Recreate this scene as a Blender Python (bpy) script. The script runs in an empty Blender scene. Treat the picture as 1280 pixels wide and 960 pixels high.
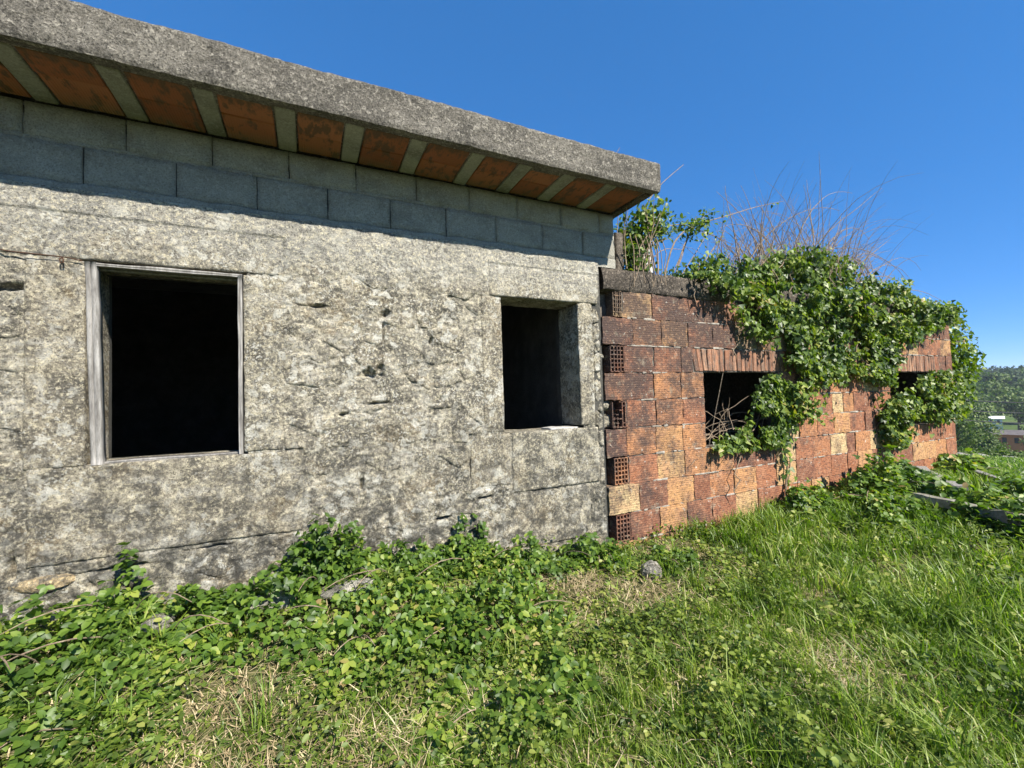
import bpy, math, random
import numpy as np
from mathutils import Vector, Matrix

random.seed(7); RNG = np.random.default_rng(11)
S = bpy.context.scene
COL = S.collection

# ------------------------------------------------------------------ camera, sky, sun, exposure
CAMP = Vector((0.0, -3.2, 1.5))
cam = bpy.data.cameras.new("camera"); camo = bpy.data.objects.new("camera", cam); COL.objects.link(camo)
yaw, pitch, roll = math.radians(25.5), math.radians(1.87), math.radians(-1.67)
fwd = Vector((math.sin(yaw)*math.cos(pitch), math.cos(yaw)*math.cos(pitch), math.sin(pitch)))
r0 = Vector((math.cos(yaw), -math.sin(yaw), 0)); u0 = r0.cross(fwd)
rt = r0*math.cos(roll) + u0*math.sin(roll); up = -r0*math.sin(roll) + u0*math.cos(roll)
M = Matrix((rt, up, -fwd)).transposed().to_4x4(); M.translation = CAMP
camo.matrix_world = M
cam.sensor_width = 36.0; cam.lens = 36.0*534.3/1280.0
cam.clip_start = 0.05; cam.clip_end = 6000
S.camera = camo

SUN_EL, SUN_AZ = math.radians(42), math.radians(18)      # azimuth: from the facade's normal (-Y) towards +X
sd = Vector((math.sin(SUN_AZ)*math.cos(SUN_EL), -math.cos(SUN_AZ)*math.cos(SUN_EL), math.sin(SUN_EL)))
w = bpy.data.worlds.new("World"); S.world = w; w.use_nodes = True
nt = w.node_tree; nt.nodes.clear()
out = nt.nodes.new("ShaderNodeOutputWorld"); bg = nt.nodes.new("ShaderNodeBackground")
sky = nt.nodes.new("ShaderNodeTexSky"); sky.sky_type = 'NISHITA'; sky.sun_disc = False
sky.sun_elevation = SUN_EL
sky.sun_rotation = math.atan2(sd.x, sd.y)
sky.altitude = 2500; sky.air_density = 0.5; sky.dust_density = 0.0; sky.ozone_density = 6.0
hs = nt.nodes.new("ShaderNodeHueSaturation"); hs.inputs['Saturation'].default_value = 1.74; hs.inputs['Value'].default_value = 1.74; hs.inputs['Hue'].default_value = .508
gm = nt.nodes.new("ShaderNodeGamma"); gm.inputs[1].default_value = .47
nt.links.new(sky.outputs[0], gm.inputs[0]); nt.links.new(gm.outputs[0], hs.inputs['Color']); nt.links.new(hs.outputs[0], bg.inputs[0])
bg.inputs[1].default_value = 0.15
nt.links.new(bg.outputs[0], out.inputs[0])
sl = bpy.data.lights.new("sun", 'SUN'); sl.energy = 5.0; sl.angle = math.radians(0.5); sl.color = (1.0, 0.94, 0.84)
slo = bpy.data.objects.new("sun", sl); COL.objects.link(slo)
slo.rotation_euler = (-sd).to_track_quat('-Z', 'Y').to_euler()
S.view_settings.view_transform = 'Standard'; S.view_settings.look = 'None'
S.view_settings.exposure = 1.05; S.view_settings.gamma = 1.0
S.render.engine = 'CYCLES'
S.cycles.max_bounces = 6; S.cycles.transparent_max_bounces = 4
S.cycles.use_denoising = True

# ------------------------------------------------------------------ numpy noise
def _h(ix, iy, iz, s):
    n = (ix.astype(np.int64)*374761393 + iy.astype(np.int64)*668265263 + iz.astype(np.int64)*2147483647 + s*974634777) & 0xffffffff
    n = ((n ^ (n >> 13))*1274126177) & 0xffffffff
    n = ((n ^ (n >> 16))*2246822519) & 0xffffffff
    return ((n ^ (n >> 15)) & 0xffffff)/float(0xffffff)
def vn(x, y, z=0.0, s=0):
    x, y, z = np.broadcast_arrays(np.asarray(x, float), np.asarray(y, float), np.asarray(z, float))
    ix, iy, iz = np.floor(x), np.floor(y), np.floor(z)
    fx, fy, fz = x-ix, y-iy, z-iz
    fx = fx*fx*(3-2*fx); fy = fy*fy*(3-2*fy); fz = fz*fz*(3-2*fz)
    r = 0
    for a in (0, 1):
        for b in (0, 1):
            for c in (0, 1):
                r = r + _h(ix+a, iy+b, iz+c, s)*(fx if a else 1-fx)*(fy if b else 1-fy)*(fz if c else 1-fz)
    return r*2-1
def fbm(x, y, z=0.0, s=0, o=4, g=.5):
    r = 0; a = 1; f = 1; t = 0
    for i in range(o):
        r = r + a*vn(np.asarray(x)*f+i*7.3, np.asarray(y)*f+i*3.1, np.asarray(z)*f, s+i); t += a; a *= g; f *= 2.03
    return r/t
def sm(a, b, x):
    t = np.clip((x-a)/(b-a), 0, 1); return t*t*(3-2*t)

# ------------------------------------------------------------------ object helpers
def mesh_from(name, V, F, mats, smooth=False):
    me = bpy.data.meshes.new(name)
    V = np.asarray(V, np.float32)
    if isinstance(F, np.ndarray):
        k = F.shape[1]; n = len(F)
        me.vertices.add(len(V)); me.vertices.foreach_set("co", V.ravel())
        me.loops.add(n*k); me.loops.foreach_set("vertex_index", F.astype(np.int32).ravel())
        me.polygons.add(n); me.polygons.foreach_set("loop_start", np.arange(0, n*k, k, dtype=np.int32))
        me.update(calc_edges=True)
    else:
        me.from_pydata([tuple(v) for v in V], [], F); me.update()
    for m in (mats if isinstance(mats, (list, tuple)) else [mats]): (me.materials.append(m) if m else None)
    if smooth: me.polygons.foreach_set("use_smooth", np.ones(len(me.polygons), bool)); me.update()
    return me
def link(name, me, parent=None, loc=None):
    o = bpy.data.objects.new(name, me); COL.objects.link(o)
    p = Vector(loc) if loc is not None else Vector((0, 0, 0))
    if parent is not None:
        o.parent = parent; p = p - Vector(parent["wloc"])
        o["wloc"] = tuple(Vector(loc) if loc is not None else Vector((0, 0, 0)))
    o.location = p
    return o
def obj(name, V, F, mat, parent=None, smooth=False):
    return link(name, mesh_from(name, V, F, mat, smooth), parent)
def tag(o, label=None, cat=None, group=None, kind=None):
    if label: o["label"] = label
    if cat: o["category"] = cat
    if group: o["group"] = group
    if kind: o["kind"] = kind
    return o
def thing(name, label, cat, loc=(0, 0, 0), group=None):
    o = bpy.data.objects.new(name, None); COL.objects.link(o); o.location = loc; o["wloc"] = tuple(loc)
    o.empty_display_size = .2
    return tag(o, label, cat, group)
class MB:
    def __init__(s): s.V = []; s.F = []
    def add(s, V, F):
        n = len(s.V); s.V += [tuple(v) for v in V]; s.F += [tuple(i+n for i in f) for f in F]
    def box(s, x0, x1, y0, y1, z0, z1, bev=0.0, jit=0.0):
        if bev <= 0:
            V = [(x, y, z) for z in (z0, z1) for y in (y0, y1) for x in (x0, x1)]
            F = [(0, 2, 3, 1), (4, 5, 7, 6), (0, 1, 5, 4), (2, 6, 7, 3), (0, 4, 6, 2), (1, 3, 7, 5)]
        else:
            V, F = bevbox(x0, x1, y0, y1, z0, z1, bev)
        if jit: V = [tuple(c+random.uniform(-jit, jit) for c in v) for v in V]
        s.add(V, F)
    def tube(s, pts, rad, sides=5):
        pts = [Vector(p) for p in pts]; n0 = len(s.V); n = len(pts)
        rr = rad if isinstance(rad, (list, tuple)) else [rad]*n
        for i, p in enumerate(pts):
            t = (pts[min(i+1, n-1)]-pts[max(i-1, 0)]).normalized()
            a = t.orthogonal().normalized() if i == 0 else (a - t*a.dot(t)).normalized()
            b = t.cross(a)
            for k in range(sides):
                q = 2*math.pi*k/sides
                s.V.append(tuple(p + (a*math.cos(q)+b*math.sin(q))*rr[i]))
        for i in range(n-1):
            for k in range(sides):
                k2 = (k+1) % sides
                s.F.append((n0+i*sides+k, n0+i*sides+k2, n0+(i+1)*sides+k2, n0+(i+1)*sides+k))
        s.F.append(tuple(n0+k for k in reversed(range(sides)))); s.F.append(tuple(n0+(n-1)*sides+k for k in range(sides)))
    def build(s, name, mat, parent=None, smooth=False): return obj(name, s.V, s.F, mat, parent, smooth)
def bevbox(x0, x1, y0, y1, z0, z1, b):
    V = []; idx = {}
    for sx in (0, 1):
        for sy in (0, 1):
            for sz in (0, 1):
                X, Y, Z = (x0, x1)[sx], (y0, y1)[sy], (z0, z1)[sz]
                dx, dy, dz = (b, -b)[sx], (b, -b)[sy], (b, -b)[sz]
                for ax, p in enumerate(((X, Y+dy, Z+dz), (X+dx, Y, Z+dz), (X+dx, Y+dy, Z))):
                    idx[(sx, sy, sz, ax)] = len(V); V.append(p)
    F = []
    I = lambda *a: idx[a]
    F += [(I(0,0,0,0), I(0,0,1,0), I(0,1,1,0), I(0,1,0,0)), (I(1,0,0,0), I(1,1,0,0), I(1,1,1,0), I(1,0,1,0)),
          (I(0,0,0,1), I(1,0,0,1), I(1,0,1,1), I(0,0,1,1)), (I(0,1,0,1), I(0,1,1,1), I(1,1,1,1), I(1,1,0,1)),
          (I(0,0,0,2), I(0,1,0,2), I(1,1,0,2), I(1,0,0,2)), (I(0,0,1,2), I(1,0,1,2), I(1,1,1,2), I(0,1,1,2))]
    for a in (0, 1):
        for c in (0, 1):
            F.append((I(a,c,0,0), I(a,c,0,1), I(a,c,1,1), I(a,c,1,0)))
            F.append((I(a,0,c,0), I(a,0,c,2), I(a,1,c,2), I(a,1,c,0)))
            F.append((I(0,a,c,1), I(0,a,c,2), I(1,a,c,2), I(1,a,c,1)))
            for d in (0, 1): F.append((I(a,c,d,0), I(a,c,d,1), I(a,c,d,2)))
    return V, F

# ------------------------------------------------------------------ materials
class NM:
    def __init__(s, name, rough=.9, spec=.25):
        s.m = bpy.data.materials.new(name); s.m.use_nodes = True; s.t = s.m.node_tree
        s.b = s.t.nodes["Principled BSDF"]; s.b.inputs['Roughness'].default_value = rough
        s.b.inputs['Specular IOR Level'].default_value = spec
        s.pos = s.n("ShaderNodeNewGeometry").outputs['Position']; s.geo = s.t.nodes[-1]
        s.rnd = s.n("ShaderNodeObjectInfo").outputs['Random']
    def n(s, t, **k):
        x = s.t.nodes.new(t)
        for a, b in k.items(): setattr(x, a, b)
        return x
    def L(s, a, b): s.t.links.new(a, b)
    def inp(s, sock, v):
        if isinstance(v, (int, float)): sock.default_value = v
        elif isinstance(v, (tuple, list)): sock.default_value = (*v, 1) if len(v) == 3 and sock.type == 'RGBA' else v
        else: s.L(v, sock)
    def map(s, sc=(1, 1, 1), loc=(0, 0, 0), src=None):
        m = s.n("ShaderNodeMapping"); m.inputs['Scale'].default_value = sc; m.inputs['Location'].default_value = loc
        s.L(src or s.pos, m.inputs['Vector']); return m.outputs[0]
    def noise(s, sc, det=4, rough=.6, vec=None, dist=0):
        x = s.n("ShaderNodeTexNoise"); x.inputs['Scale'].default_value = sc; x.inputs['Detail'].default_value = det
        x.inputs['Roughness'].default_value = rough; x.inputs['Distortion'].default_value = dist
        s.L(vec or s.pos, x.inputs['Vector']); return x.outputs['Fac']
    def vor(s, sc, vec=None, rand=1.0):
        x = s.n("ShaderNodeTexVoronoi"); x.inputs['Scale'].default_value = sc; x.inputs['Randomness'].default_value = rand
        s.L(vec or s.pos, x.inputs['Vector']); return x.outputs['Distance'], x.outputs['Color']
    def ramp(s, fac, stops):
        r = s.n("ShaderNodeValToRGB"); e = r.color_ramp.elements
        while len(e) < len(stops): e.new(.5)
        for el, (p, c) in zip(e, stops):
            el.position = p; el.color = (*c, 1) if isinstance(c, (tuple, list)) else (c, c, c, 1)
        s.inp(r.inputs[0], fac); return r.outputs[0]
    def rng(s, v, a, b, c=0, d=1):
        m = s.n("ShaderNodeMapRange"); m.inputs[1].default_value = a; m.inputs[2].default_value = b
        m.inputs[3].default_value = c; m.inputs[4].default_value = d; s.inp(m.inputs[0], v); return m.outputs[0]
    def math(s, op, a, b=0.0, clamp=False):
        m = s.n("ShaderNodeMath", operation=op, use_clamp=clamp); s.inp(m.inputs[0], a); s.inp(m.inputs[1], b); return m.outputs[0]
    def mix(s, f, a, b, mode='MIX'):
        m = s.n("ShaderNodeMix", data_type='RGBA', blend_type=mode)
        s.inp(m.inputs[0], f); s.inp(m.inputs[6], a); s.inp(m.inputs[7], b); return m.outputs[2]
    def col(s, c): s.inp(s.b.inputs['Base Color'], c)
    def bump(s, hgt, dist=.01, strength=1.0, prev=None):
        b = s.n("ShaderNodeBump"); b.inputs['Distance'].default_value = dist; b.inputs['Strength'].default_value = strength
        s.inp(b.inputs['Height'], hgt)
        if prev: s.L(prev, b.inputs['Normal'])
        s.L(b.outputs[0], s.b.inputs['Normal']); return b.outputs[0]
    def sep(s):
        x = s.n("ShaderNodeSeparateXYZ"); s.L(s.pos, x.inputs[0]); return x.outputs

def mat_stone(name, warm, lichen=1.0, dark=1.0):
    k = NM(name, .95, .12)
    big = k.noise(2.0, 6, .65); mid = k.noise(9, 7, .72, dist=.4); fine = k.noise(46, 6, .82); grain = k.noise(110, 4, .85)
    pale = tuple(min(1, v*1.75) for v in warm); dk = tuple(v*.42 for v in warm)
    m2 = k.noise(4.2, 7, .70, k.map((1, 1, 1.25), (2, 6, 4)), .6)
    grey = (.235, .222, .19)
    c = k.ramp(mid, [(.32, dk), (.43, grey), (.52, warm), (.64, pale)])
    c = k.mix(k.rng(k.rnd, 0, 1, 0, .25), c, (.29, .225, .15))
    z0 = k.sep()[2]
    topm = k.rng(k.math('ADD', z0, k.rng(m2, .3, .7, -.12, .12)), 2.36, 2.52, 0, .65)
    c = k.mix(k.rng(m2, .50, .58, 0, .85*dark), c, (.125, .117, .10))
    c = k.mix(k.rng(m2, .45, .36, 0, .8), c, (.62, .585, .50))
    oc = k.math('MULTIPLY', k.rng(k.noise(3.4, 6, .7, k.map((1, 1, 1), (5, 1, 2))), .56, .65), .55)
    c = k.mix(oc, c, (.34, .25, .135))
    c = k.mix(topm, c, (.47, .455, .41))
    c = k.mix(k.rng(fine, .52, .58, 0, .8), c, tuple(min(1, v*q) for v, q in zip(warm, (2.15, 2.12, 1.95))))
    c = k.mix(k.rng(fine, .45, .39, 0, .85), c, tuple(v*.7 for v in dk))
    c = k.mix(k.rng(grain, .55, .60, 0, .8), c, (.045, .042, .036))
    warp = k.n("ShaderNodeVectorMath", operation='ADD'); nz = k.n("ShaderNodeTexNoise"); nz.inputs['Scale'].default_value = 13; nz.inputs['Detail'].default_value = 4
    k.L(k.pos, nz.inputs['Vector']); sc = k.n("ShaderNodeVectorMath", operation='SCALE'); sc.inputs['Scale'].default_value = .16
    k.L(nz.outputs['Color'], sc.inputs[0]); k.L(k.pos, warp.inputs[0]); k.L(sc.outputs[0], warp.inputs[1])
    d, vc = k.vor(10.5, warp.outputs[0]); d2, vc2 = k.vor(42, warp.outputs[0])
    gate = k.rng(k.noise(2.3, 5, .65, k.map((1, 1, 1), (9, 4, 3))), .46, .58)
    l1 = k.math('MULTIPLY', k.rng(d, .40, .32), k.rng(vc, .525, .565)); l2 = k.math('MULTIPLY', k.rng(d2, .44, .34), k.rng(vc2, .46, .52))
    li = k.math('MULTIPLY', k.math('MAXIMUM', k.math('MULTIPLY', l1, k.rng(gate, 0, 1, .35, 1)), k.math('MULTIPLY', l2, k.rng(gate, 0, 1, .2, 1))), k.rng(k.noise(80, 4, .8), .40, .48))
    c = k.mix(k.math('MULTIPLY', li, .95*lichen), c, (.74, .72, .63))
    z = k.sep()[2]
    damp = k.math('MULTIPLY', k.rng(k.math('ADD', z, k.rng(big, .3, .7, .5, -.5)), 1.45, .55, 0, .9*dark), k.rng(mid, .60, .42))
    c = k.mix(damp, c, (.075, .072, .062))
    k.col(c)
    b = k.bump(mid, .03, .9); b = k.bump(fine, .028, 1.0, b); k.bump(grain, .008, 1.0, b)
    return k.m
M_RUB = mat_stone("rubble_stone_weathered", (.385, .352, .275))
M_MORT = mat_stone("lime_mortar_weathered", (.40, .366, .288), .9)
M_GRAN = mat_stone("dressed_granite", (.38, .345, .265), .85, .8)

def mat_concrete(name, base, lo, hi, fine_amt=.6, spots=.5):
    k = NM(name, .92, .2)
    mid = k.noise(5, 5, .6); fine = k.noise(105, 4, .8); g = k.noise(40, 5, .75)
    c = k.ramp(mid, [(.3, lo), (.5, base), (.72, hi)])
    c = k.mix(k.rng(k.rnd, 0, 1, 0, .3), c, lo)
    c = k.mix(k.rng(g, .53, .64, 0, spots), c, tuple(min(1, v*1.55) for v in hi))
    c = k.mix(k.rng(fine, .51, .60, 0, fine_amt), c, tuple(v*.35 for v in lo))
    c = k.mix(k.rng(fine, .43, .36, 0, spots*.6), c, tuple(min(1, v*1.6) for v in hi))
    k.col(c); b = k.bump(g, .018, .9); k.bump(fine, .010, 1.0, b)
    return k.m
M_FASC = mat_concrete("pebbled_concrete", (.20, .182, .15), (.10, .092, .077), (.31, .285, .235), .9, .75)
M_BLOCK = mat_concrete("concrete_block", (.43, .41, .345), (.31, .295, .245), (.52, .50, .425), .45, .25)
M_BLKM = mat_concrete("block_mortar", (.41, .39, .33), (.29, .275, .23), (.50, .48, .41), .4, .2)
M_JOIST = mat_concrete("joist_concrete", (.40, .40, .33), (.24, .24, .195), (.50, .495, .42), .3, .3)
M_BEAM = mat_concrete("ring_beam_concrete", (.095, .08, .064), (.042, .036, .03), (.22, .185, .145), .8, .75)
M_DARKW = mat_concrete("dark_interior", (.10, .097, .085), (.065, .062, .054), (.15, .142, .125), .3, .2)  # low albedo keeps the rooms black: interior gloom put into the wall colour
M_PLAST = mat_concrete("white_plaster", (.62, .61, .57), (.40, .38, .33), (.72, .71, .68), .2, .3)

def mat_brick():
    k = NM("hollow_clay_brick", .9, .2)
    x, y, z = k.sep()
    c = k.ramp(k.rnd, [(0, (.15, .064, .040)), (.2, (.23, .090, .050)), (.40, (.33, .132, .064)), (.58, (.42, .195, .082)), (.76, (.48, .27, .115)), (.9, (.50, .345, .165)), (1, (.60, .47, .25))])
    mid = k.noise(7, 5, .65); fine = k.noise(60, 4, .75)
    c = k.mix(k.rng(mid, .42, .66, 0, .6), c, (.40, .20, .115))
    # grooves of the extruded face, their shade put into the colour besides the bump
    wv = k.n("ShaderNodeTexWave", wave_type='BANDS', bands_direction='Z', wave_profile='SIN'); wv.inputs['Scale'].default_value = 14.5
    wv.inputs['Distortion'].default_value = .8; wv.inputs['Detail'].default_value = 2; k.L(k.pos, wv.inputs['Vector'])
    c = k.mix(k.math('MULTIPLY', k.rng(wv.outputs['Fac'], .4, .0, 0, .24), k.rng(mid, .35, .6)), c, (.09, .045, .035))
    g = k.math('ADD', k.noise(3.0, 6, .68, k.map((1, 1, 1), (3, 0, 7))), k.math('ADD', k.rng(z, .3, 2.3, -.08, .12), k.rng(x, 2.5, 7, .08, -.07)))
    g = k.math('ADD', g, k.rng(fine, .3, .7, -.08, .08))
    c = k.mix(k.rng(g, .45, .66, 0, .9), c, (.062, .047, .042))
    wsp = k.math('MULTIPLY', k.rng(k.noise(16, 4, .7, k.map((1, 1, 1), (1, 8, 2))), .64, .70), .75)
    mot = k.noise(22, 7, .86, k.map((1, 1, 1.5))); c = k.mix(k.rng(mot, .505, .59, 0, .85), c, (.065, .043, .036)); c = k.mix(k.rng(mot, .45, .36, 0, .6), c, (.56, .34, .20))
    c = k.mix(wsp, c, (.58, .55, .48))
    c = k.mix(k.math('MULTIPLY', k.rng(k.noise(9, 4, .7, k.map((1, 1, 1), (6, 6, 1))), .58, .70), .55), c, (.30, .27, .20))
    k.col(c)
    b = k.bump(wv.outputs['Fac'], .0022, .6); b = k.bump(mid, .012, .7, b); k.bump(fine, .008, 1.0, b)
    return k.m
M_BRICK = mat_brick()
def mat_lintel():
    k = NM("ribbed_lintel_clay", .9, .2)
    c = k.ramp(k.rnd, [(0, (.22, .10, .058)), (.5, (.34, .165, .095)), (1, (.43, .25, .155))])
    n = k.noise(9, 5, .7, k.map((2.5, 1, .6))); f = k.noise(70, 3, .8)
    c = k.mix(k.rng(n, .40, .58, 0, .82), c, (.085, .066, .054)); c = k.mix(k.rng(f, .55, .7, 0, .5), c, (.55, .40, .30))
    k.col(c); b = k.bump(n, .006, .5); k.bump(f, .004, .7, b); return k.m
M_LINT = mat_lintel()
def mat_simple(name, stops, sc=12, rough=.9, bump=.006, spec=.2, det=5, stretch=(1, 1, 1)):
    k = NM(name, rough, spec); v = k.map(stretch)
    n = k.noise(sc, det, .65, v); f = k.noise(sc*6, 3, .75, v)
    c = k.ramp(n, stops); c = k.mix(k.rng(f, .5, .72, 0, .4), c, tuple(v*.45 for v in stops[0][1])); k.col(c)
    b = k.bump(n, bump, .7); k.bump(f, bump*.5, .7, b); return k.m
M_BMORT = mat_simple("brick_mortar", [(.3, (.07, .06, .05)), (.55, (.15, .13, .108)), (.75, (.36, .33, .28))], 18)
def mat_tile():
    k = NM("soffit_clay_tile", .85, .25)
    n = k.noise(6, 5, .65, k.map((1, 1, 1))); st = k.noise(9, 4, .7, k.map((1.4, .6, 1), (2, 3, 0)))
    c = k.ramp(k.rnd, [(0, (.22, .080, .034)), (.5, (.29, .11, .046)), (1, (.35, .145, .065))])
    c = k.mix(k.rng(n, .4, .7, 0, .5), c, (.32, .11, .05))
    c = k.mix(k.math('MAXIMUM', k.rng(st, .52, .60, 0, .8), k.math('MULTIPLY', k.rng(k.math('ADD', k.sep()[1], k.rng(st, .3, .7, -.12, .12)), -.36, -.44), .85)), c, (.085, .062, .038))
    y = k.sep()[1]
    c = k.mix(k.math('MULTIPLY', k.rng(y, -.13, -.02, 0, .55), k.rng(n, .38, .58)), c, (.17, .15, .09))
    wv = k.n("ShaderNodeTexWave", wave_type='BANDS', bands_direction='X'); wv.inputs['Scale'].default_value = 22; wv.inputs['Distortion'].default_value = .4
    k.L(k.pos, wv.inputs['Vector']); k.col(c); b = k.bump(wv.outputs['Fac'], .003, .4); k.bump(n, .004, .6, b); return k.m
M_TILE = mat_tile()
M_WOOD = mat_simple("weathered_grey_wood", [(.3, (.10, .092, .082)), (.5, (.24, .228, .21)), (.72, (.40, .385, .36))], 16, .85, .004, .2, 6, (3, 3, .35))
M_RUST = mat_simple("rusted_iron", [(.3, (.05, .03, .02)), (.6, (.10, .055, .035)), (.8, (.16, .08, .045))], 40)
M_BARK = mat_simple("brown_cane_bark", [(.3, (.13, .098, .070)), (.55, (.28, .21, .145)), (.75, (.43, .35, .255))], 30)
M_TBARK = mat_simple("tree_bark", [(.3, (.05, .04, .03)), (.6, (.10, .08, .06)), (.8, (.15, .13, .10))], 6, .95, .02)
M_GREYROCK = mat_stone("pale_loose_stone", (.38, .36, .31), .7, .6)
M_SLABM = mat_simple("mossy_old_concrete", [(.3, (.13, .12, .085)), (.5, (.24, .225, .18)), (.72, (.40, .38, .33))], 9, .95, .01)

def mat_leaf(name, stops, rough=.42, trans=.35, spec=.45, tint=(1.5, 1.9, .5)):
    k = NM(name, rough, spec)
    ri = k.geo.outputs['Random Per Island']
    n = k.noise(2.2, 3, .6)
    f = k.math('ADD', k.math('MULTIPLY', ri, .75), k.rng(n, .3, .7, -.12, .37))
    c = k.ramp(f, stops); k.col(c)
    tr = k.n("ShaderNodeBsdfTranslucent"); k.L(k.mix(1.0, c, tint, 'MULTIPLY'), tr.inputs[0])
    mx = k.n("ShaderNodeMixShader"); mx.inputs[0].default_value = trans
    k.L(k.b.outputs[0], mx.inputs[1]); k.L(tr.outputs[0], mx.inputs[2])
    k.L(mx.outputs[0], k.t.nodes["Material Output"].inputs[0])
    return k.m
M_IVY = mat_leaf("ivy_leaf", [(0, (.024, .050, .010)), (.36, (.058, .105, .016)), (.70, (.15, .215, .028)), (.94, (.27, .31, .05)), (1, (.30, .22, .09))], .44, .28, .38, (1.7, 1.9, .4))
M_BRAM = mat_leaf("bramble_leaf", [(0, (.034, .066, .012)), (.45, (.078, .145, .020)), (.80, (.155, .235, .032)), (.96, (.30, .34, .06)), (1, (.34, .24, .11))], .46, .36, .4, (1.7, 1.9, .4))
M_WEED = mat_leaf("weed_leaf", [(0, (.048, .080, .018)), (.42, (.115, .17, .030)), (.75, (.22, .275, .045)), (.93, (.36, .36, .11)), (1, (.42, .32, .17))], .5, .36, .35, (1.6, 1.8, .4))
M_GRASS = mat_leaf("grass_blade", [(0, (.05, .095, .012)), (.38, (.12, .195, .020)), (.70, (.21, .29, .035)), (.9, (.33, .36, .09)), (1, (.50, .43, .22))], .45, .35, .4)
M_STRAW = mat_leaf("dry_straw", [(0, (.26, .19, .10)), (.5, (.48, .38, .22)), (1, (.68, .58, .38))], .6, .2, .3, (1, 1, .8))
M_TREE = mat_leaf("tree_leaf", [(0, (.05, .085, .022)), (.5, (.095, .14, .036)), (1, (.17, .21, .06))], .6, .2, .3)
M_PINE = mat_leaf("hill_tree_leaf", [(0, (.022, .045, .016)), (.5, (.042, .072, .024)), (1, (.075, .115, .035))], .7, .15, .2)
def mat_ground():
    k = NM("soil_and_moss", .95, .1)
    a = k.noise(1.3, 5, .65); b = k.noise(14, 5, .7); f = k.noise(70, 3, .7)
    c = k.ramp(b, [(.3, (.045, .040, .022)), (.5, (.075, .085, .030)), (.7, (.16, .13, .07))])
    c = k.mix(k.rng(a, .5, .66, 0, .6), c, (.20, .155, .085))
    s = k.n("ShaderNodeVectorMath", operation='LENGTH'); k.L(k.pos, s.inputs[0])
    far = k.ramp(k.noise(.12, 5, .65), [(.3, (.045, .075, .02)), (.5, (.075, .12, .03)), (.7, (.13, .15, .05))])
    c = k.mix(k.rng(s.outputs['Value'], 9, 20), c, far)
    k.col(c); q = k.bump(b, .02, .7); k.bump(f, .008, .7, q); return k.m
M_GROUND = mat_ground()

# ------------------------------------------------------------------ ground: one sheet to the horizon
def terrain(x, y):
    x = np.asarray(x, float); y = np.asarray(y, float)
    s = .959*x + .284*(y+3.2)
    z = np.interp(s, [-4000, -20, 8.5, 12, 28, 60, 100, 160, 300, 450, 700, 4000], [0, 0, 0, -.28, -1.75, -7.5, -12.5, -14, -6, 0, 8, 8])
    near = np.clip(1-np.hypot(x-3, y+1)/60, 0, 1)
    rise = np.interp(x, [-3, -.5, 1.2, 2.4, 6, 9.5, 12], [.33, .30, .18, .06, .09, .10, .0])
    z = z + rise*sm(-1.15, -.15, y)*sm(11, 9.6, x)
    z = z + .16*np.exp(-((x-7.6)/1.6)**2-((y+.75)/.75)**2)
    return z + near*(.035*fbm(x*1.1, y*1.1, 0, 3, 3) + .012*fbm(x*6, y*6, 0, 9, 2))
def axis(a, b, step, lo, hi):
    c = list(np.arange(a, b, step)); d = step; v = b
    while v < hi: c.append(v); d = min(d*1.18, 120); v += d
    c.append(hi); d = step; v = a
    pre = []
    while True:
        d = min(d*1.18, 120); v -= d
        if v <= lo: break
        pre.append(v)
    return np.array([lo]+pre[::-1]+c)
gx, gy = axis(-3, 12, .08, -900, 3500), axis(-4, .6, .08, -1500, 2500)
X, Y = np.meshgrid(gx, gy); Z = terrain(X, Y)
nx, ny = len(gx), len(gy)
ii = (np.arange(ny-1)[:, None]*nx + np.arange(nx-1)[None]).ravel()
g = obj("ground", np.stack([X, Y, Z], -1).reshape(-1, 3), np.stack([ii, ii+1, ii+nx+1, ii+nx], 1), M_GROUND, None, True)
tag(g, kind='structure')

# ------------------------------------------------------------------ the stone house
house = thing("stone_house", "old granite house with two empty window openings under a flat concrete roof", "house", (-.3, 0, .1))
OPEN = [(-1.135, -.372, 1.20, 2.345), (1.45, 2.205, 1.215, 2.345)]
DRESS = [  # x0, x1, z0, z1, proud
    (-3.2, -.15, 2.355, 2.60, .006), (-1.385, -1.135, 1.185, 2.345, .010), (-.372, -.155, 1.205, 2.345, .008), (-1.37, -.045, .665, 1.195, .014),
    (1.27, 1.45, 1.225, 2.335, .006), (1.345, 2.425, 2.345, 2.60, .010), (2.205, 2.362, 1.235, 2.335, .012),
    (1.145, 1.50, .79, 1.213, .004), (1.51, 2.385, .72, 1.215, .014), (1.40, 2.275, .255, .705, .012),
    (1.30, 2.42, -.1, .235, .06)]
HOLES = [(.43, 1.69, .080, .020), (.385, 1.71, .03, .025), (.475, 1.745, .022, .03), (.45, 1.49, .085, .010), (.51, 2.14, .035, .025), (.50, 2.0, .008, .08), (.06, 2.17, .04, .011), (-1.44, 2.17, .09, .016), (-1.33, 1.70, .04, .015),
         (-.98, .60, .12, .010), (-.55, .64, .09, .008), (.92, .60, .05, .010), (1.15, .95, .008, .08), (1.27, .715, .06, .008), (-1.43, .66, .02, .07), (.33, .93, .012, .04), (.22, 1.42, .03, .012), (.85, 1.95, .012, .03)]
st = .010
xs = np.arange(-3.2, 2.4401, st); zs = np.arange(-.15, 2.7501, st)
XX, ZZ = np.meshgrid(xs, zs)
cw, ch = .25, .145
wx = XX + .02*fbm(XX*7, ZZ*7, 0, 41, 3); wz = ZZ + .016*fbm(XX*7, ZZ*7, 5, 42, 3)
row = np.floor(wz/ch)
F1 = np.full(XX.shape, 9.); F2 = F1.copy(); ID = np.zeros(XX.shape, np.int64); P1 = np.zeros(XX.shape+(2,)); P2 = P1.copy()
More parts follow.
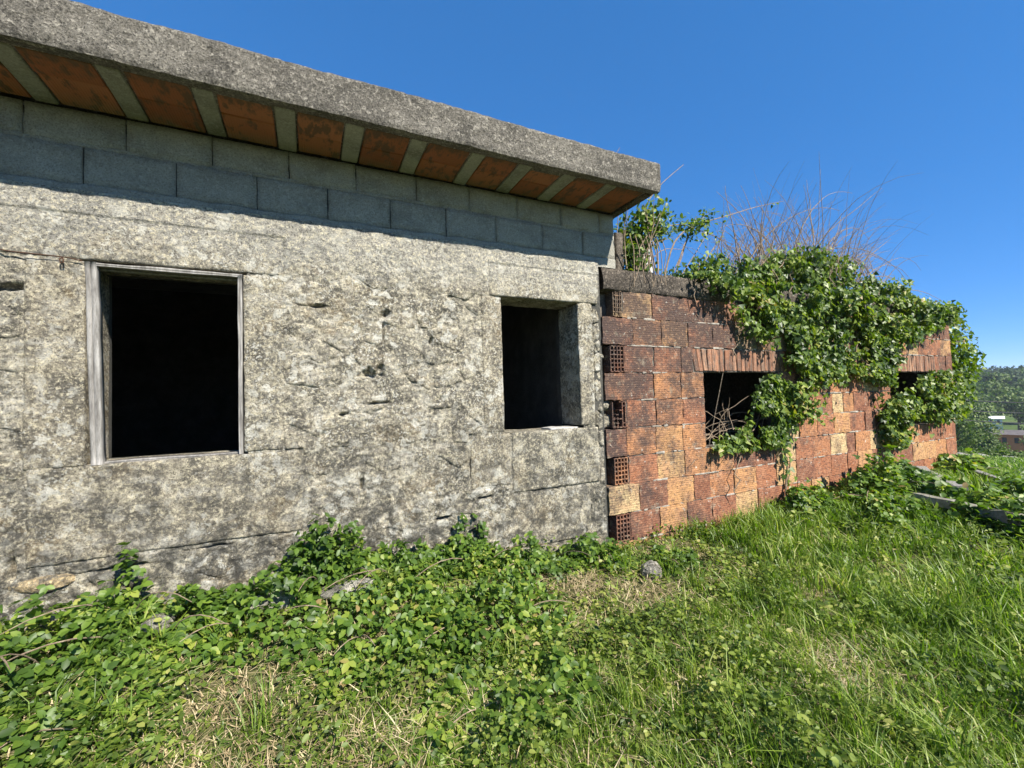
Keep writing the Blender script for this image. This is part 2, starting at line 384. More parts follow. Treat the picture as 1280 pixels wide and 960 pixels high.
for dr in (-2, -1, 0, 1, 2):
    r = row+dr; off = np.mod(r, 2)*.5*cw
    cc = np.floor((wx-off)/cw)
    for dc in (-1, 0, 1):
        c = cc+dc
        px = off+(c+.5+.62*(_h(c, r, c*0, 1)-.5))*cw; pz = (r+.5+.7*(_h(c, r, c*0, 2)-.5))*ch
        d = np.hypot((wx-px), (wz-pz)*1.45)
        idn = (r.astype(np.int64)+500)*100000 + c.astype(np.int64)+5000
        n1 = d < F1; n2 = (~n1) & (d < F2)
        F2 = np.where(n1, F1, np.where(n2, d, F2)); P2 = np.where(n1[..., None], P1, np.where(n2[..., None], np.stack([px, pz], -1), P2))
        F1 = np.where(n1, d, F1); ID = np.where(n1, idn, ID); P1 = np.where(n1[..., None], np.stack([px, pz], -1), P1)
edge = (F2**2-F1**2)/(2*np.hypot(P2[..., 0]-P1[..., 0], (P2[..., 1]-P1[..., 1])*1.45)+1e-6)
rid = _h(ID, ID*0, ID*0, 5); rid2 = _h(ID, ID*0+3, ID*0, 6); rid3 = _h(ID, ID*0+9, ID*0, 7)
rough = .0120*fbm(XX*14, ZZ*22, 0, 21, 5, .70) + .0045*vn(XX*48, ZZ*60, 0, 22)
lowf = .012*fbm(XX*2.3, ZZ*2.3, 0, 31, 3)
hm = lowf + rough*1.1 + .008*fbm(XX*8, ZZ*8, 0, 33, 3) - .002
smooth_top = sm(2.34, 2.58, ZZ + .06*fbm(XX*3, ZZ*3, 0, 8, 2))
hm = hm*(1-.55*smooth_top) + .010*smooth_top + .003*smooth_top*fbm(XX*30, ZZ*9, 0, 3, 3)
hs_ = lowf + rough + .024*np.sqrt(np.clip(edge/.03, 0, 1)) - .023 + (rid-.56)*.020 + ((XX-P1[..., 0])*(rid2-.5)+(ZZ-P1[..., 1])*(rid3-.5))*.07
hs_ -= smooth_top*.03
for (hx, hz, a, b) in HOLES:
    q = ((XX-hx)/a)**2 + ((ZZ-hz - .25*b*np.sin((XX-hx)/a*2.2))/b)**2
    q = q*(1+.95*fbm(XX*16, ZZ*30, 0, 77, 4, .7)) + .35*fbm(XX*40, ZZ*60, 0, 79, 2)
    dep = .06*np.exp(-np.clip(q, 0, 20)**1.5); hm -= dep; hs_ -= dep*1.0
hm -= .05*sm(2.36, 2.40, XX+.03*vn(ZZ*9, XX*9, 0, 3))*sm(2.45, 2.3, ZZ)*sm(1.02, 1.2, ZZ+.1*vn(ZZ*7, XX*7, 0, 13))
indr = np.zeros(XX.shape, bool); inop = indr.copy()
for (a, b, c, d, p) in DRESS: indr |= (XX > a+.014) & (XX < b-.014) & (ZZ > c+.014) & (ZZ < d-.014)
for (a, b, c, d) in OPEN: inop |= (XX > a-.02) & (XX < b+.02) & (ZZ > c-.01) & (ZZ < d+.02)
neard = np.zeros(XX.shape, bool)
for (a, b, c, d, p) in DRESS: neard |= (XX > a-.012) & (XX < b+.012) & (ZZ > c-.012) & (ZZ < d+.012)
hm = np.where(neard & (hm > -.002), hm*.5-.004, hm)
nr, nc = XX.shape
def patch(h, keep_v):
    q = keep_v[:-1, :-1] & keep_v[1:, :-1] & keep_v[:-1, 1:] & keep_v[1:, 1:]
    r, c = np.nonzero(q); a = r*nc+c
    F = np.stack([a, a+1, a+nc+1, a+nc], 1)
    u, inv = np.unique(F, return_inverse=True)
    V = np.stack([XX.ravel()[u], -h.ravel()[u], ZZ.ravel()[u]], 1)
    return V, inv.reshape(F.shape)
V, F = patch(hm, ~(indr | inop))
wall = obj("wall", V, F, M_MORT, house, True)
stv = (hs_ > hm+.0005) & ~neard & ~inop & (smooth_top < .8)
cnt = 0
ids, counts = np.unique(ID[stv], return_counts=True)
order = ids[np.argsort(-counts)]; counts = -np.sort(-counts)
for i, n in zip(order, counts):
    if n < 26 or cnt >= 290: continue
    mcell = (ID == i) & ~neard & ~inop
    vis = stv & (ID == i)
    v2 = vis.copy(); v2[1:] |= vis[:-1]; v2[:-1] |= vis[1:]; v2[:, 1:] |= vis[:, :-1]; v2[:, :-1] |= vis[:, 1:]
    r, c = np.nonzero(v2); r0_, r1_, c0_, c1_ = r.min(), r.max()+1, c.min(), c.max()+1
    hh = np.where(vis, hs_, np.minimum(hs_, hm)-.004)
    V, F = patch(hh, v2)
    if len(F) < 15: continue
    obj("rubble_stone", V, F, M_RUB, house, True); cnt += 1

def dressed(x0, x1, z0, z1, proud, depth=.30, name="granite_block", mat=None, step=.0125, seed=0):
    n = max(2, int((x1-x0)/step)); m = max(2, int((z1-z0)/step))
    u = np.linspace(x0, x1, n+1); v = np.linspace(z0, z1, m+1); U, W = np.meshgrid(u, v)
    e = np.minimum(np.minimum(U-x0, x1-U), np.minimum(W-z0, z1-W))
    rr = .0095*fbm(U*16, W*20, seed, 51, 5, .70) + .002*vn(U*70, W*70, seed, 52) + .004*fbm(U*4, W*4, seed, 53, 2)
    ew = .010+.016*(vn(U*6, W*6, seed, 54)*.5+.5)
    y = -(proud+rr) + .006*(1-np.clip(e/ew, 0, 1))**2
    k = (1-np.clip(e/.05, 0, 1))
    Ux = U + k*.005*fbm(U*9, W*9, seed+3, 55, 3); Wz = W + k*.005*fbm(U*9, W*9, seed+8, 56, 3)
    V = [np.stack([Ux, y, Wz], -1).reshape(-1, 3)]
    N = n+1; a = (np.arange(m)[:, None]*N + np.arange(n)[None]).ravel()
    F = [np.stack([a, a+1, a+N+1, a+N], 1)]
    ring = np.concatenate([np.arange(n), (np.arange(m))*N+n, m*N+n-np.arange(n), (m-np.arange(m))*N])
    base = V[0][ring]; prev = ring; tot = len(V[0])
    for t in np.linspace(0, 1, 9)[1:]:
        B = base.copy(); B[:, 1] = base[:, 1] + (depth-base[:, 1])*t
        B[:, 0] += .004*fbm(base[:, 0]*9, base[:, 2]*9, t*5+seed, 57, 3); B[:, 2] += .004*fbm(base[:, 0]*9, base[:, 2]*9, t*5+seed, 58, 3)
        idx = tot+np.arange(len(ring)); tot += len(ring); V.append(B)
        F.append(np.stack([np.roll(prev, -1), prev, idx, np.roll(idx, -1)], 1)); prev = idx
    return obj(name, np.concatenate(V), np.concatenate(F), mat or M_GRAN, house, True)
for k_, (a, b, c, d, p) in enumerate(DRESS):
    gp = .002
    dressed(a+gp, b-gp, c+gp, d-gp, p*.4, .33, "lintel" if k_ in (0, 5) else "jamb_stone" if k_ in (1, 2, 4, 6) else "sill_stone" if k_ in (3, 8) else "granite_block", seed=k_*11)
# pale sill fragment at the right of the narrow window
dressed(1.90, 2.18, 1.208, 1.228, -.02, .20, "sill_fragment", M_PLAST, seed=99)

# inner leaf of the walls, end and back walls, floor and ceiling: a dark room behind the openings
m = MB()
def wall_boxes(m, x0, x1, z0, z1, y0, y1, holes):
    cuts = sorted(holes); cx = x0
    for (a, b, c, d) in cuts:
        m.box(cx, a, y0, y1, z0, z1); m.box(a, b, y0, y1, z0, c); m.box(a, b, y0, y1, d, z1); cx = b
    m.box(cx, x1, y0, y1, z0, z1)
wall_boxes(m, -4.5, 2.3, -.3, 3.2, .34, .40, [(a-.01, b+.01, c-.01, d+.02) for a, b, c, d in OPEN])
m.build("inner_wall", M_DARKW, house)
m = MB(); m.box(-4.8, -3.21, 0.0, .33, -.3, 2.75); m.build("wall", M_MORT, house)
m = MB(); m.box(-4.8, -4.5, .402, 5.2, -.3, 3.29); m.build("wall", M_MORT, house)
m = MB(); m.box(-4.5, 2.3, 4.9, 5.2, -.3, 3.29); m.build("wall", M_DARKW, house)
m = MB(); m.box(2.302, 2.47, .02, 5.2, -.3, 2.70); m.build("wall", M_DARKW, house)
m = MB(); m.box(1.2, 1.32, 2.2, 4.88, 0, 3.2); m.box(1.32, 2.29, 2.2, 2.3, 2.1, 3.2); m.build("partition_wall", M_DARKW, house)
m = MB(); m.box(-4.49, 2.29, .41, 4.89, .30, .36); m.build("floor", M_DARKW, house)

# two courses of concrete blocks below the roof
me_bv = {}
def block(x0, x1, z0, z1, y0=.012, y1=.19):
    n, mm = 10, 5
    u = np.linspace(x0, x1, n+1); v = np.linspace(z0, z1, mm+1); U, W = np.meshgrid(u, v)
    sd_ = random.random()*50
    e = np.minimum(np.minimum(U-x0, x1-U), np.minimum(W-z0, z1-W))
    y = y0 + .0035*fbm(U*14, W*14, sd_, 61, 3) + random.uniform(-.004, .004) + .007*(e < .001)
    k = (e < .001); Ux = U + k*.004*vn(U*20, W*20, sd_, 62); Wz = W + k*.004*vn(U*20, W*20, sd_+4, 63)
    V = np.stack([Ux, y, Wz], -1).reshape(-1, 3); N = n+1
    a = (np.arange(mm)[:, None]*N + np.arange(n)[None]).ravel(); F = [tuple(q) for q in np.stack([a, a+1, a+N+1, a+N], 1)]
    ring = list(range(n)) + [i*N+n for i in range(mm)] + [mm*N+n-i for i in range(n)] + [(mm-i)*N for i in range(mm)]
    B = V[ring].copy(); B[:, 1] = y1; t = len(V); L = len(ring)
    for i in range(L): F.append((ring[(i+1) % L], ring[i], t+i, t+(i+1) % L))
    F.append(tuple(t+i for i in range(L)))
    obj("concrete_block", np.concatenate([V, B]), F, M_BLOCK, house, True)
up_x = [-3.15, -2.71, -2.27, -1.835, -1.40, -.96, -.535, -.10, .33, .77, 1.20, 1.63, 2.07, 2.49, 2.665]
lo_x = [-3.15, -2.90, -2.46, -2.02, -1.585, -1.15, -.72, -.29, .14, .57, 1.0, 1.43, 1.87, 2.30, 2.665]
for a, b in zip(up_x, up_x[1:]): block(a+.003, b-.003, 3.028, 3.222)
for a, b in zip(lo_x, lo_x[1:]): block(a+.003, b-.003, 2.79, 3.022)
n = 300; u = np.linspace(-3.2, 2.655, n+1); v = np.concatenate([np.linspace(2.70, 2.80, 11), np.linspace(2.82, 3.0, 8), [3.012, 3.015, 3.02, 3.03, 3.034, 3.038], np.linspace(3.06, 3.23, 8)]); U, W = np.meshgrid(u, v)
y = .050 + .004*fbm(U*16, W*16, 0, 64, 3) - .048*sm(2.805, 2.785, W+.006*vn(U*9, W*0, 0, 5)) - .033*(abs(W-3.025) < .012)
a = (np.arange(len(v)-1)[:, None]*(n+1) + np.arange(n)[None]).ravel()
obj("block_mortar", np.stack([U, y, W], -1).reshape(-1, 3), np.stack([a, a+1, a+n+2, a+n+1], 1), M_BLKM, house, True)
m = MB(); m.box(2.48, 2.66, .195, 5.2, 2.70, 3.255); m.build("block_wall", M_BLOCK, house)
m = MB(); m.box(-3.2, 2.3, .03, .335, 2.61, 3.2); m.build("wall_core", M_DARKW, house)

# roof: concrete slab with a deep fascia, brick soffit tiles between joists
def skin(name, P, nu, nv, mat, amp, fr, parent, seed=0, closed=False):
    pass
n = 560; prof = [(-.44, 3.232), (-.475, 3.222), (-.50, 3.212), (-.525, 3.216), (-.533, 3.235)] + [(-.535, z) for z in np.linspace(3.25, 3.44, 17)] + [(-.53, 3.455), (-.515, 3.468), (-.45, 3.474), (-.2, 3.49), (1, 3.53), (5.4, 3.62)]
prof = np.array(prof); u = np.linspace(-5.2, 2.725, n+1)
U = np.repeat(u[None], len(prof), 0); Yp = np.repeat(prof[:, :1], n+1, 1); Zp = np.repeat(prof[:, 1:], n+1, 1)
d1 = .008*fbm(U*26, Zp*26, Yp*26, 71, 3, .7) + .006*fbm(U*2, Zp*2, 0, 73, 2)
msk = sm(-.43, -.5, Yp)
top = sm(3.44, 3.468, Zp)
Yp2 = Yp - d1*msk*(1-top*.5); Zp2 = Zp + (.008*fbm(U*5, 0*U, 0, 74, 3)+.006*fbm(U*30, Yp*30, 0, 75, 2))*top + .004*fbm(U*8, Yp*8, 0, 76, 2)*(1-top)*msk
N = n+1; a = (np.arange(len(prof)-1)[:, None]*N + np.arange(n)[None]).ravel()
V = np.stack([U, Yp2, Zp2], -1).reshape(-1, 3); F = [tuple(q) for q in np.stack([a, a+1, a+N+1, a+N], 1)]
R_ = len(prof)
F.append(tuple((i*N+n) for i in range(R_))); F.append(tuple((i*N) for i in reversed(range(R_))))
F.append(((R_-1)*N, (R_-1)*N+n, n, 0))
obj("roof", V, F, M_FASC, house, False)
m = MB(); m.box(-5.0, 2.66, -.438, 5.1, 3.295, 3.34); m.build("roof_deck", M_JOIST, house)
joists = [(-.95+.4025*i, -.85+.4025*i) for i in range(-9, 8)] + [(2.28, 2.40), (2.60, 2.70)]
jb = [j for j in joists if j[1] < 2.75]
jx = [(-.95, -.85), (-.555, -.455), (-.16, -.05), (.23, .34), (.64, .745), (1.06, 1.16), (1.435, 1.545), (1.825, 1.94), (2.235, 2.335)]
jx = [(-.95-.40*i, -.85-.40*i) for i in range(6, 0, -1)] + jx
for a, b in jx:
    m = MB(); m.box(a, b, -.437, .012, 3.227+random.uniform(-.003, .003), 3.30, .006, .0015); m.build("joist", M_JOIST, house)
ed = [(-3.6, -3.35)] + jx + [(2.64, 2.72)]
for (a, b), (c, d) in zip(ed[1:], ed[2:]):
    ym = -.235+random.uniform(-.03, .03)
    for y0, y1 in ((-.436, ym-.003), (ym+.003, .010)):
        m = MB(); m.box(b+.010, c-.010, y0, y1, 3.233+random.uniform(-.004, .003), 3.30, .005, .0015); m.build("soffit_tile", M_TILE, house)
m = MB(); m.box(2.645, 2.722, -.437, 5.2, 3.222, 3.262, .006); m.build("edge_joist", M_BEAM, house)

# wooden frame of the left window
fr = MB()
def board(name, c0, c1, wd, dp, seed):
    """weathered board from c0 to c1 (points on its front centre line), wd wide, dp deep"""
    n = 24; c0 = Vector(c0); c1 = Vector(c1); t = (c1-c0).normalized(); s = t.cross(Vector((0, 1, 0))).normalized()
    V = []; F = []; pr = [(-.5, 1), (-.5, .1), (-.42, 0), (-.1, 0.02), (-.06, .12), (-.02, .0), (.42, 0), (.5, .1), (.5, 1)]
    for i in range(n+1):
        p = c0.lerp(c1, i/n)
        for j, (a, b) in enumerate(pr):
            q = p + s*(a*wd*(1+.10*float(vn(i*.33, seed, 0, 5))) + .0025*float(vn(i*.2, j*.3, seed, 6))) + Vector((0, b*dp + .002*float(vn(i*.5, j*1.7, seed, 7)), 0))
            V.append(tuple(q))
    k = len(pr)
    for i in range(n):
        for j in range(k): F.append((i*k+j, i*k+(j+1) % k, (i+1)*k+(j+1) % k, (i+1)*k+j))
    F.append(tuple(range(k))); F.append(tuple(n*k+j for j in reversed(range(k))))
    return obj(name, V, F, M_WOOD, wf, True)
wf = link("window_frame", None, house, (-.75, 0, 1.2)); wf["wloc"] = (-.75, 0, 1.2)
bpy.data.objects.remove(wf)
wf = MB(); wf.box(-1.128, -.385, .058, .085, 2.315, 2.337, .004, .001); wf = wf.build("window_frame", M_WOOD, house); wf["wloc"] = (0, 0, 0)
board("frame_post", (-1.110, -.008, 2.345), (-1.082, -.006, 1.19), .052, .055, 1)
board("frame_post", (-.388, -.010, 2.33), (-.389, -.008, 1.195), .022, .06, 2)
board("frame_head", (-1.13, -.006, 2.333), (-.375, -.006, 2.334), .022, .06, 3)
board("frame_sill", (-1.06, .02, 1.196), (-.40, .03, 1.199), .016, .09, 4)
# iron wire and hook in the joint beside that window
m = MB(); m.tube([(-1.50, -.012, 2.375), (-1.44, -.02, 2.362), (-1.40, -.025, 2.358), (-1.3, -.024, 2.356), (-1.2, -.024, 2.352), (-1.14, -.02, 2.342)], .0035, 5)
wire = m.build("iron_wire", M_RUST); tag(wire, "thin rusty wire running along the lintel joint left of the wooden window frame", "wire")
m = MB(); m.tube([(-1.222, -.02, 2.352), (-1.228, -.036, 2.335), (-1.222, -.04, 2.315), (-1.212, -.04, 2.318), (-1.212, -.036, 2.335), (-1.222, -.02, 2.35)], .0035, 5)
tag(m.build("iron_hook", M_RUST), "small rusty iron loop hanging from the joint above the left jamb stone", "hook")

# ------------------------------------------------------------------ the brick annex
ann = thing("brick_annex", "roofless looking annex of red hollow clay bricks with two openings under ivy", "building", (6, 0, .1))
ZB = [2.50-.2635*i for i in range(0, 12)]      # course boundaries from the top
W1 = (3.775, 5.0, .920, 1.715); W2 = (7.54, 8.80, .920, 1.715); XE = 9.50
core = MB()
wall_boxes(core, 2.724, XE-.012, -.3, 2.488, .012, .15, [W1, W2])
core.box(2.472, 2.724, .128, .16, -.3, 2.488)
o = core.build("wall", M_BMORT, ann)
o.data.transform(Matrix.Translation((0, 0, 0)))
bricks = {}
def brick_mesh(L, k):
    key = (round(L, 3), k)
    if key not in bricks:
        n, mm = max(4, int(L/.035)), 7
        u = np.linspace(-L/2, L/2, n+1); v = np.linspace(-.1275, .1275, mm+1); U, W = np.meshgrid(u, v)
        e = np.minimum(L/2-abs(U), .1275-abs(W)) < .002
        y = .004*fbm(U*12, W*12, k*7.1, 81, 3) + .004*e*(vn(U*17, W*17, k, 82)*.5+.5)
        Ux = U + e*.009*vn(U*22, W*22, k*3, 83); Wz = W + e*.008*vn(U*22, W*22, k*5, 84)
        N = n+1; V = np.stack([Ux, y, Wz], -1).reshape(-1, 3)
        a = (np.arange(mm)[:, None]*N + np.arange(n)[None]).ravel(); F = [tuple(int(t) for t in q) for q in np.stack([a, a+1, a+N+1, a+N], 1)]
        ring = list(range(n)) + [i*N+n for i in range(mm)] + [mm*N+n-i for i in range(n)] + [(mm-i)*N for i in range(mm)]
        B = V[ring].copy(); B[:, 1] = .13; t = len(V); l = len(ring)
        for i in range(l): F.append((ring[(i+1) % l], ring[i], t+i, t+(i+1) % l))
        bricks[key] = mesh_from("brick", np.concatenate([V, B]), F, M_BRICK, False)
    return bricks[key]
def put_brick(x0, x1, zc):
    L = round((x1-x0-.009)/.005)*.005
    if L < .05: return
    b = link("brick", brick_mesh(L, random.randrange(4)), ann, ((x0+x1)/2+random.uniform(-.003, .003), random.uniform(-.006, .006), zc+random.uniform(-.003, .003)))
    b.rotation_euler = (0, random.uniform(-.008, .008), 0)
LINT = [(3.62, 5.12), (7.50, 8.92)]
def header(x0, x1, z0, z1, broken=0):
    m = MB(); t = .010; y0, y1 = -.002, .11
    cols_, rows_ = 4, 6
    for i in range(cols_+1):
        x = x0 + (x1-x0)*i/cols_
        if broken and i in (1, 2): m.box(x-t/2, x+t/2, y0+.03, y1, z0, z0+(z1-z0)*.4)
        else: m.box(x-t/2, x+t/2, y0+random.uniform(0, .01), y1, z0, z1)
    for j in range(rows_+1):
        z = z0 + (z1-z0)*j/rows_
        for i in range(cols_):
            if broken and random.random() < .45: continue
            xa = x0 + (x1-x0)*i/cols_+t/2; xb = x0 + (x1-x0)*(i+1)/cols_-t/2
            m.box(xa, xb, y0+random.uniform(.002, .012), y1, z-t/2, z+t/2)
    o = m.build("brick", M_BRICK, ann); return o
nb = 0
for ci in range(0, 10):
    z1, z0 = ZB[ci], ZB[ci+1]; zc = (z0+z1)/2
    x = 2.47 if ci % 2 else 2.555
    if ci % 2 == 0:
        hx0 = 2.615 if ci == 0 else 2.56
        header(hx0, 2.715, z0+.012, z1-.012, broken=(ci == 4)); x = 2.722
    while x < XE-.02:
        Lb = .365 if random.random() > .13 else random.choice([.24, .19, .28])
        xe = min(x+Lb, XE)
        if XE-xe < .08: xe = XE
        # openings and lintels clip the brick
        zones = []
        if ci == 2: zones = LINT
        elif ci in (3, 4, 5): zones = [(W1[0], W1[1]), (W2[0], W2[1])]
        cutd = False
        for (a, b) in zones:
            if x < a < xe: xe = a
            if a-.001 <= x < b: x = b; cutd = True
        if cutd: continue
        put_brick(x, xe, zc); x = xe
# squeezed out mortar in the joints
sm_ = MB()
for ci in range(0, 10):
    for i in range(70):
        if random.random() > .6: continue
        x = random.uniform(2.75, XE-.1); z = ZB[ci+1]; ln = random.uniform(.03, .16)
        if any(a-.02-ln < x < b+.02 and c-.03 < z < d+.03 for a, b, c, d in (W1, W2)): continue
        V, F = bevbox(x, x+ln, random.uniform(-.007, .001), .02, z-random.uniform(.006, .012), z+random.uniform(.005, .011), .004)
        sm_.add([(v[0], v[1]+.003*random.random(), v[2]+.003*random.uniform(-1, 1)) for v in V], F)
tag(sm_.build("joint_mortar", mat_simple("pale_joint_mortar", [(.3, (.15, .13, .11)), (.5, (.29, .26, .215)), (.75, (.48, .45, .39))], 14), ann), kind="stuff")
# lintels of upright ribbed clay strips
for (a, b) in LINT:
    n = int((b-a)/.066); lean0 = -.05 if a < 5 else 0
    for i in range(n):
        x = a + (b-a)*(i+.5)/n; hw = (b-a)/n/2-.004
        m = MB(); tl = .014*random.uniform(-1, 1)-.035*max(0, 1-i/5)
        V, F = bevbox(-hw, hw, random.uniform(-.008, .004), .13, 1.722+random.uniform(-.004, .006), ZB[2]-.008+random.uniform(-.012, 0), .005)
        V = [(v[0]+x+tl*(v[2]-1.722)/.25+.03*max(0, 1-i/5), v[1], v[2]) for v in V]
        obj("lintel_strip", V, F, M_LINT, ann)
# ring beam on top
n = 420; pr = np.array([(.15, 2.49), (0.0, 2.492), (-.012, 2.50), (-.018, 2.53), (-.02, 2.58), (-.018, 2.63), (-.012, 2.675), (.0, 2.70), (.06, 2.715), (.18, 2.715), (.18, 2.49)])
u = np.linspace(2.49, XE+.02, n+1); U = np.repeat(u[None], len(pr), 0); A = np.repeat(pr[:, :1], n+1, 1); B = np.repeat(pr[:, 1:], n+1, 1)
A2 = A - .030*fbm(U*9, B*12, A*9, 91, 5, .7)*(A < .1); B2 = B + .026*fbm(U*6, A*7, 0, 92, 5, .7)*(B > 2.55) - .012*(B < 2.52)*(vn(U*8, U*0, 0, 93)*.5+.5)
a = (np.arange(len(pr)-1)[:, None]*(n+1) + np.arange(n)[None]).ravel()
F = [tuple(q) for q in np.stack([a, a+1, a+n+2, a+n+1], 1)]
F.append(tuple(i*(n+1) for i in reversed(range(len(pr)-1)))); F.append(tuple(i*(n+1)+n for i in range(len(pr)-1)))
obj("ring_beam", np.stack([U, A2, B2], -1).reshape(-1, 3), F, M_BEAM, ann, True)
# end, back and inner walls and the roof slab buried under plants
m = MB(); m.box(XE-.15, XE-.014, .152, 4.2, -1.2, 2.49); m.build("end_wall", M_BMORT, ann)
x = .01; 
for ci in range(0, 10):
    z1, z0 = ZB[ci], ZB[ci+1]; y = -.0 if ci % 2 else .15
    while y < 2.2:
        ye = y+.365
        b = link("brick", brick_mesh(.35, random.randrange(4)), ann, (XE-.004, (y+ye)/2, (z0+z1)/2)); b.rotation_euler = (0, 0, math.pi/2); y = ye
m = MB(); m.box(2.475, XE-.16, 4.0, 4.2, -.3, 2.6); m.build("back_wall", M_BMORT, ann)
m = MB(); m.box(2.475, XE-.16, .185, 4.0, 2.52, 2.64); m.build("roof_slab", M_BEAM, ann)
# rubble packed in the gap between house and annex
for i in range(14):
    z = random.uniform(1.2, 2.40)
    odd = int((2.50-z)/.2635) % 2 == 0
    x = random.uniform(2.39, 2.535 if odd else 2.45); r = random.uniform(.04, .09)
    bm = []
    V = []; ns, nl = 8, 5
    for a in range(nl+1):
        th = math.pi*a/nl
        for b in range(ns):
            ph = 2*math.pi*b/ns; k = 1+.55*float(vn(a*.8, b*.8, i*3.7, 3))
            V.append((x+r*1.1*k*math.sin(th)*math.cos(ph), (.075 if z > 1.2 else .05)+.045*k*math.sin(th)*math.sin(ph)*1.2+random.uniform(-.0, .006), z+r*.7*k*math.cos(th)))
    F = [(a*ns+b, a*ns+(b+1) % ns, (a+1)*ns+(b+1) % ns, (a+1)*ns+b) for a in range(nl) for b in range(ns)]
    obj("packing_stone", V, F, M_RUB, house, True)
# broken plastered pier on the ring beam
pier = thing("broken_pier", "broken stub of white plastered pier on the annex wall beside the roof corner", "pier", (3.2, .12, 2.7))
m = MB(); m.box(3.13, 3.28, .16, .32, 2.70, 3.05, .015, .014); m.box(3.15, 3.26, .18, .30, 3.045, 3.12, .015, .014); m.build("stub", M_PLAST, pier)
m = MB(); m.box(2.70, 2.80, .04, .20, 2.69, 3.08, .012, .006); 
tag(m.build("concrete_stub", M_BEAM), "narrow grey concrete stub standing on the annex wall against the block wall end", "stub")

# ------------------------------------------------------------------ vegetation builders
def tri_obj(name, V, T, mat, parent=None, **k):
    o = obj(name, V, T, mat, parent, False); tag(o, **k) if k else None; return o
LEAF = (np.array([(0, 0, 0), (-.30, .28, .07), (-.27, .68, .05), (0, 1, -.06), (.27, .68, .05), (.30, .28, .07), (0, .5, 0)]),
        np.array([(0, 6, 1), (1, 6, 2), (2, 6, 3), (3, 6, 4), (4, 6, 5), (5, 6, 0)]))
IVYL = (np.array([(0, 0, 0), (-.50, .06, .05), (-.30, .45, .03), (0, 1, -.05), (.30, .45, .03), (.50, .06, .05), (0, .38, -.02)]),
        np.array([(0, 6, 1), (1, 6, 2), (2, 6, 3), (3, 6, 4), (4, 6, 5), (5, 6, 0)]))
def unit(a): return a/np.maximum(np.linalg.norm(a, axis=-1, keepdims=True), 1e-9)
def leaves(tmpl, P, D, N, sz):
    """leaf blades: base P, tip direction D, face normal N, length sz"""
    D = unit(D); Xa = unit(np.cross(D, N)); Na = np.cross(Xa, D)
    t, f = tmpl
    V = P[:, None] + sz[:, None, None]*(t[None, :, 0, None]*Xa[:, None] + t[None, :, 1, None]*D[:, None] + t[None, :, 2, None]*Na[:, None])
    T = f[None] + (np.arange(len(P))*len(t))[:, None, None]
    return V.reshape(-1, 3), T.reshape(-1, 3)
def merge(L):
    V = []; T = []; n = 0
    for v, t in L: V.append(v); T.append(t+n); n += len(v)
    return np.concatenate(V), np.concatenate(T)
def rv(n): return unit(RNG.normal(size=(n, 3)))
def blades(P, h, wd, lean=.5, bend=.5, ang=None):
    n = len(P); a = RNG.uniform(0, 2*np.pi, n) if ang is None else ang
    d = np.stack([np.cos(a), np.sin(a), 0*a], 1); s = np.stack([-np.sin(a), np.cos(a), 0*a], 1)
    tw = RNG.uniform(-.9, .9, n)[:, None]; s = unit(s*np.cos(tw)+d*np.sin(tw))
    l1 = (RNG.uniform(0, lean, n)*h)[:, None]; l2 = (RNG.uniform(0, bend, n)*h)[:, None]; zz = np.array([0, 0, 1.])
    h = h[:, None]; wd = wd[:, None]
    m = P + zz*h*.55 + d*l1*.45; t = P + zz*(h-.35*l2) + d*(l1+l2)
    V = np.stack([P-s*wd*.5, P+s*wd*.5, m-s*wd*.42, m+s*wd*.42, t], 1)
    T = np.array([(0, 1, 3), (0, 3, 2), (2, 3, 4)])[None] + (np.arange(n)*5)[:, None, None]
    return V.reshape(-1, 3), T.reshape(-1, 3)
def inpoly(x, z, poly):
    poly = np.array(poly); r = np.zeros(len(x), bool); j = len(poly)-1
    for i in range(len(poly)):
        xi, zi = poly[i]; xj, zj = poly[j]
        r ^= ((zi > z) != (zj > z)) & (x < (xj-xi)*(z-zi)/(zj-zi+1e-12)+xi); j = i
    return r
def sample_poly(poly, n, jit=.06):
    p = np.array(poly); a = p.min(0); b = p.max(0); out_ = []
    tot = 0
    while tot < n:
        q = RNG.uniform(a, b, (n*2, 2)); k = q[inpoly(q[:, 0]+RNG.normal(0, jit, len(q)), q[:, 1]+RNG.normal(0, jit, len(q)), poly)]
        out_.append(k); tot += len(k)
    return np.concatenate(out_)[:n]

# ------------------------------------------------------------------ ivy on the annex
MAIN = [(3.52, 2.72), (3.8, 2.92), (4.1, 3.0), (4.76, 3.06), (5.37, 3.20), (6.04, 3.29), (6.4, 3.26), (6.87, 3.18), (7.26, 3.06), (7.81, 2.98), (8.26, 2.88), (9.01, 2.80), (9.34, 2.78), (9.3, 2.58), (8.85, 2.46), (8.3, 2.30), (7.75, 2.20), (7.50, 2.10), (7.42, 1.75), (7.15, 1.42), (7.02, 1.62), (6.7, 1.72), (6.35, 1.62), (6.05, 1.62), (5.8, 1.85), (5.60, 1.50), (5.42, 1.36), (5.24, 1.10), (5.10, 1.2), (5.02, 1.62), (4.98, 1.98), (4.65, 2.10), (4.42, 2.14), (4.25, 2.38), (4.05, 2.58), (3.8, 2.68)]
WIN1 = [(3.80, .90), (3.9, .96), (4.3, 1.02), (4.50, 1.20), (4.55, 1.45), (4.75, 1.64), (5.05, 1.70), (5.18, 1.2), (5.0, .92), (4.6, .86), (4.1, .86)]
WIN2 = [(7.05, 1.46), (7.3, 1.36), (7.7, 1.36), (8.0, 1.50), (8.45, 1.66), (8.8, 1.74), (9.2, 1.55), (9.5, 1.36), (9.35, 1.10), (8.8, .98), (8.2, .88), (7.75, .88), (7.6, .66), (7.2, .66), (7.1, 1.01)]
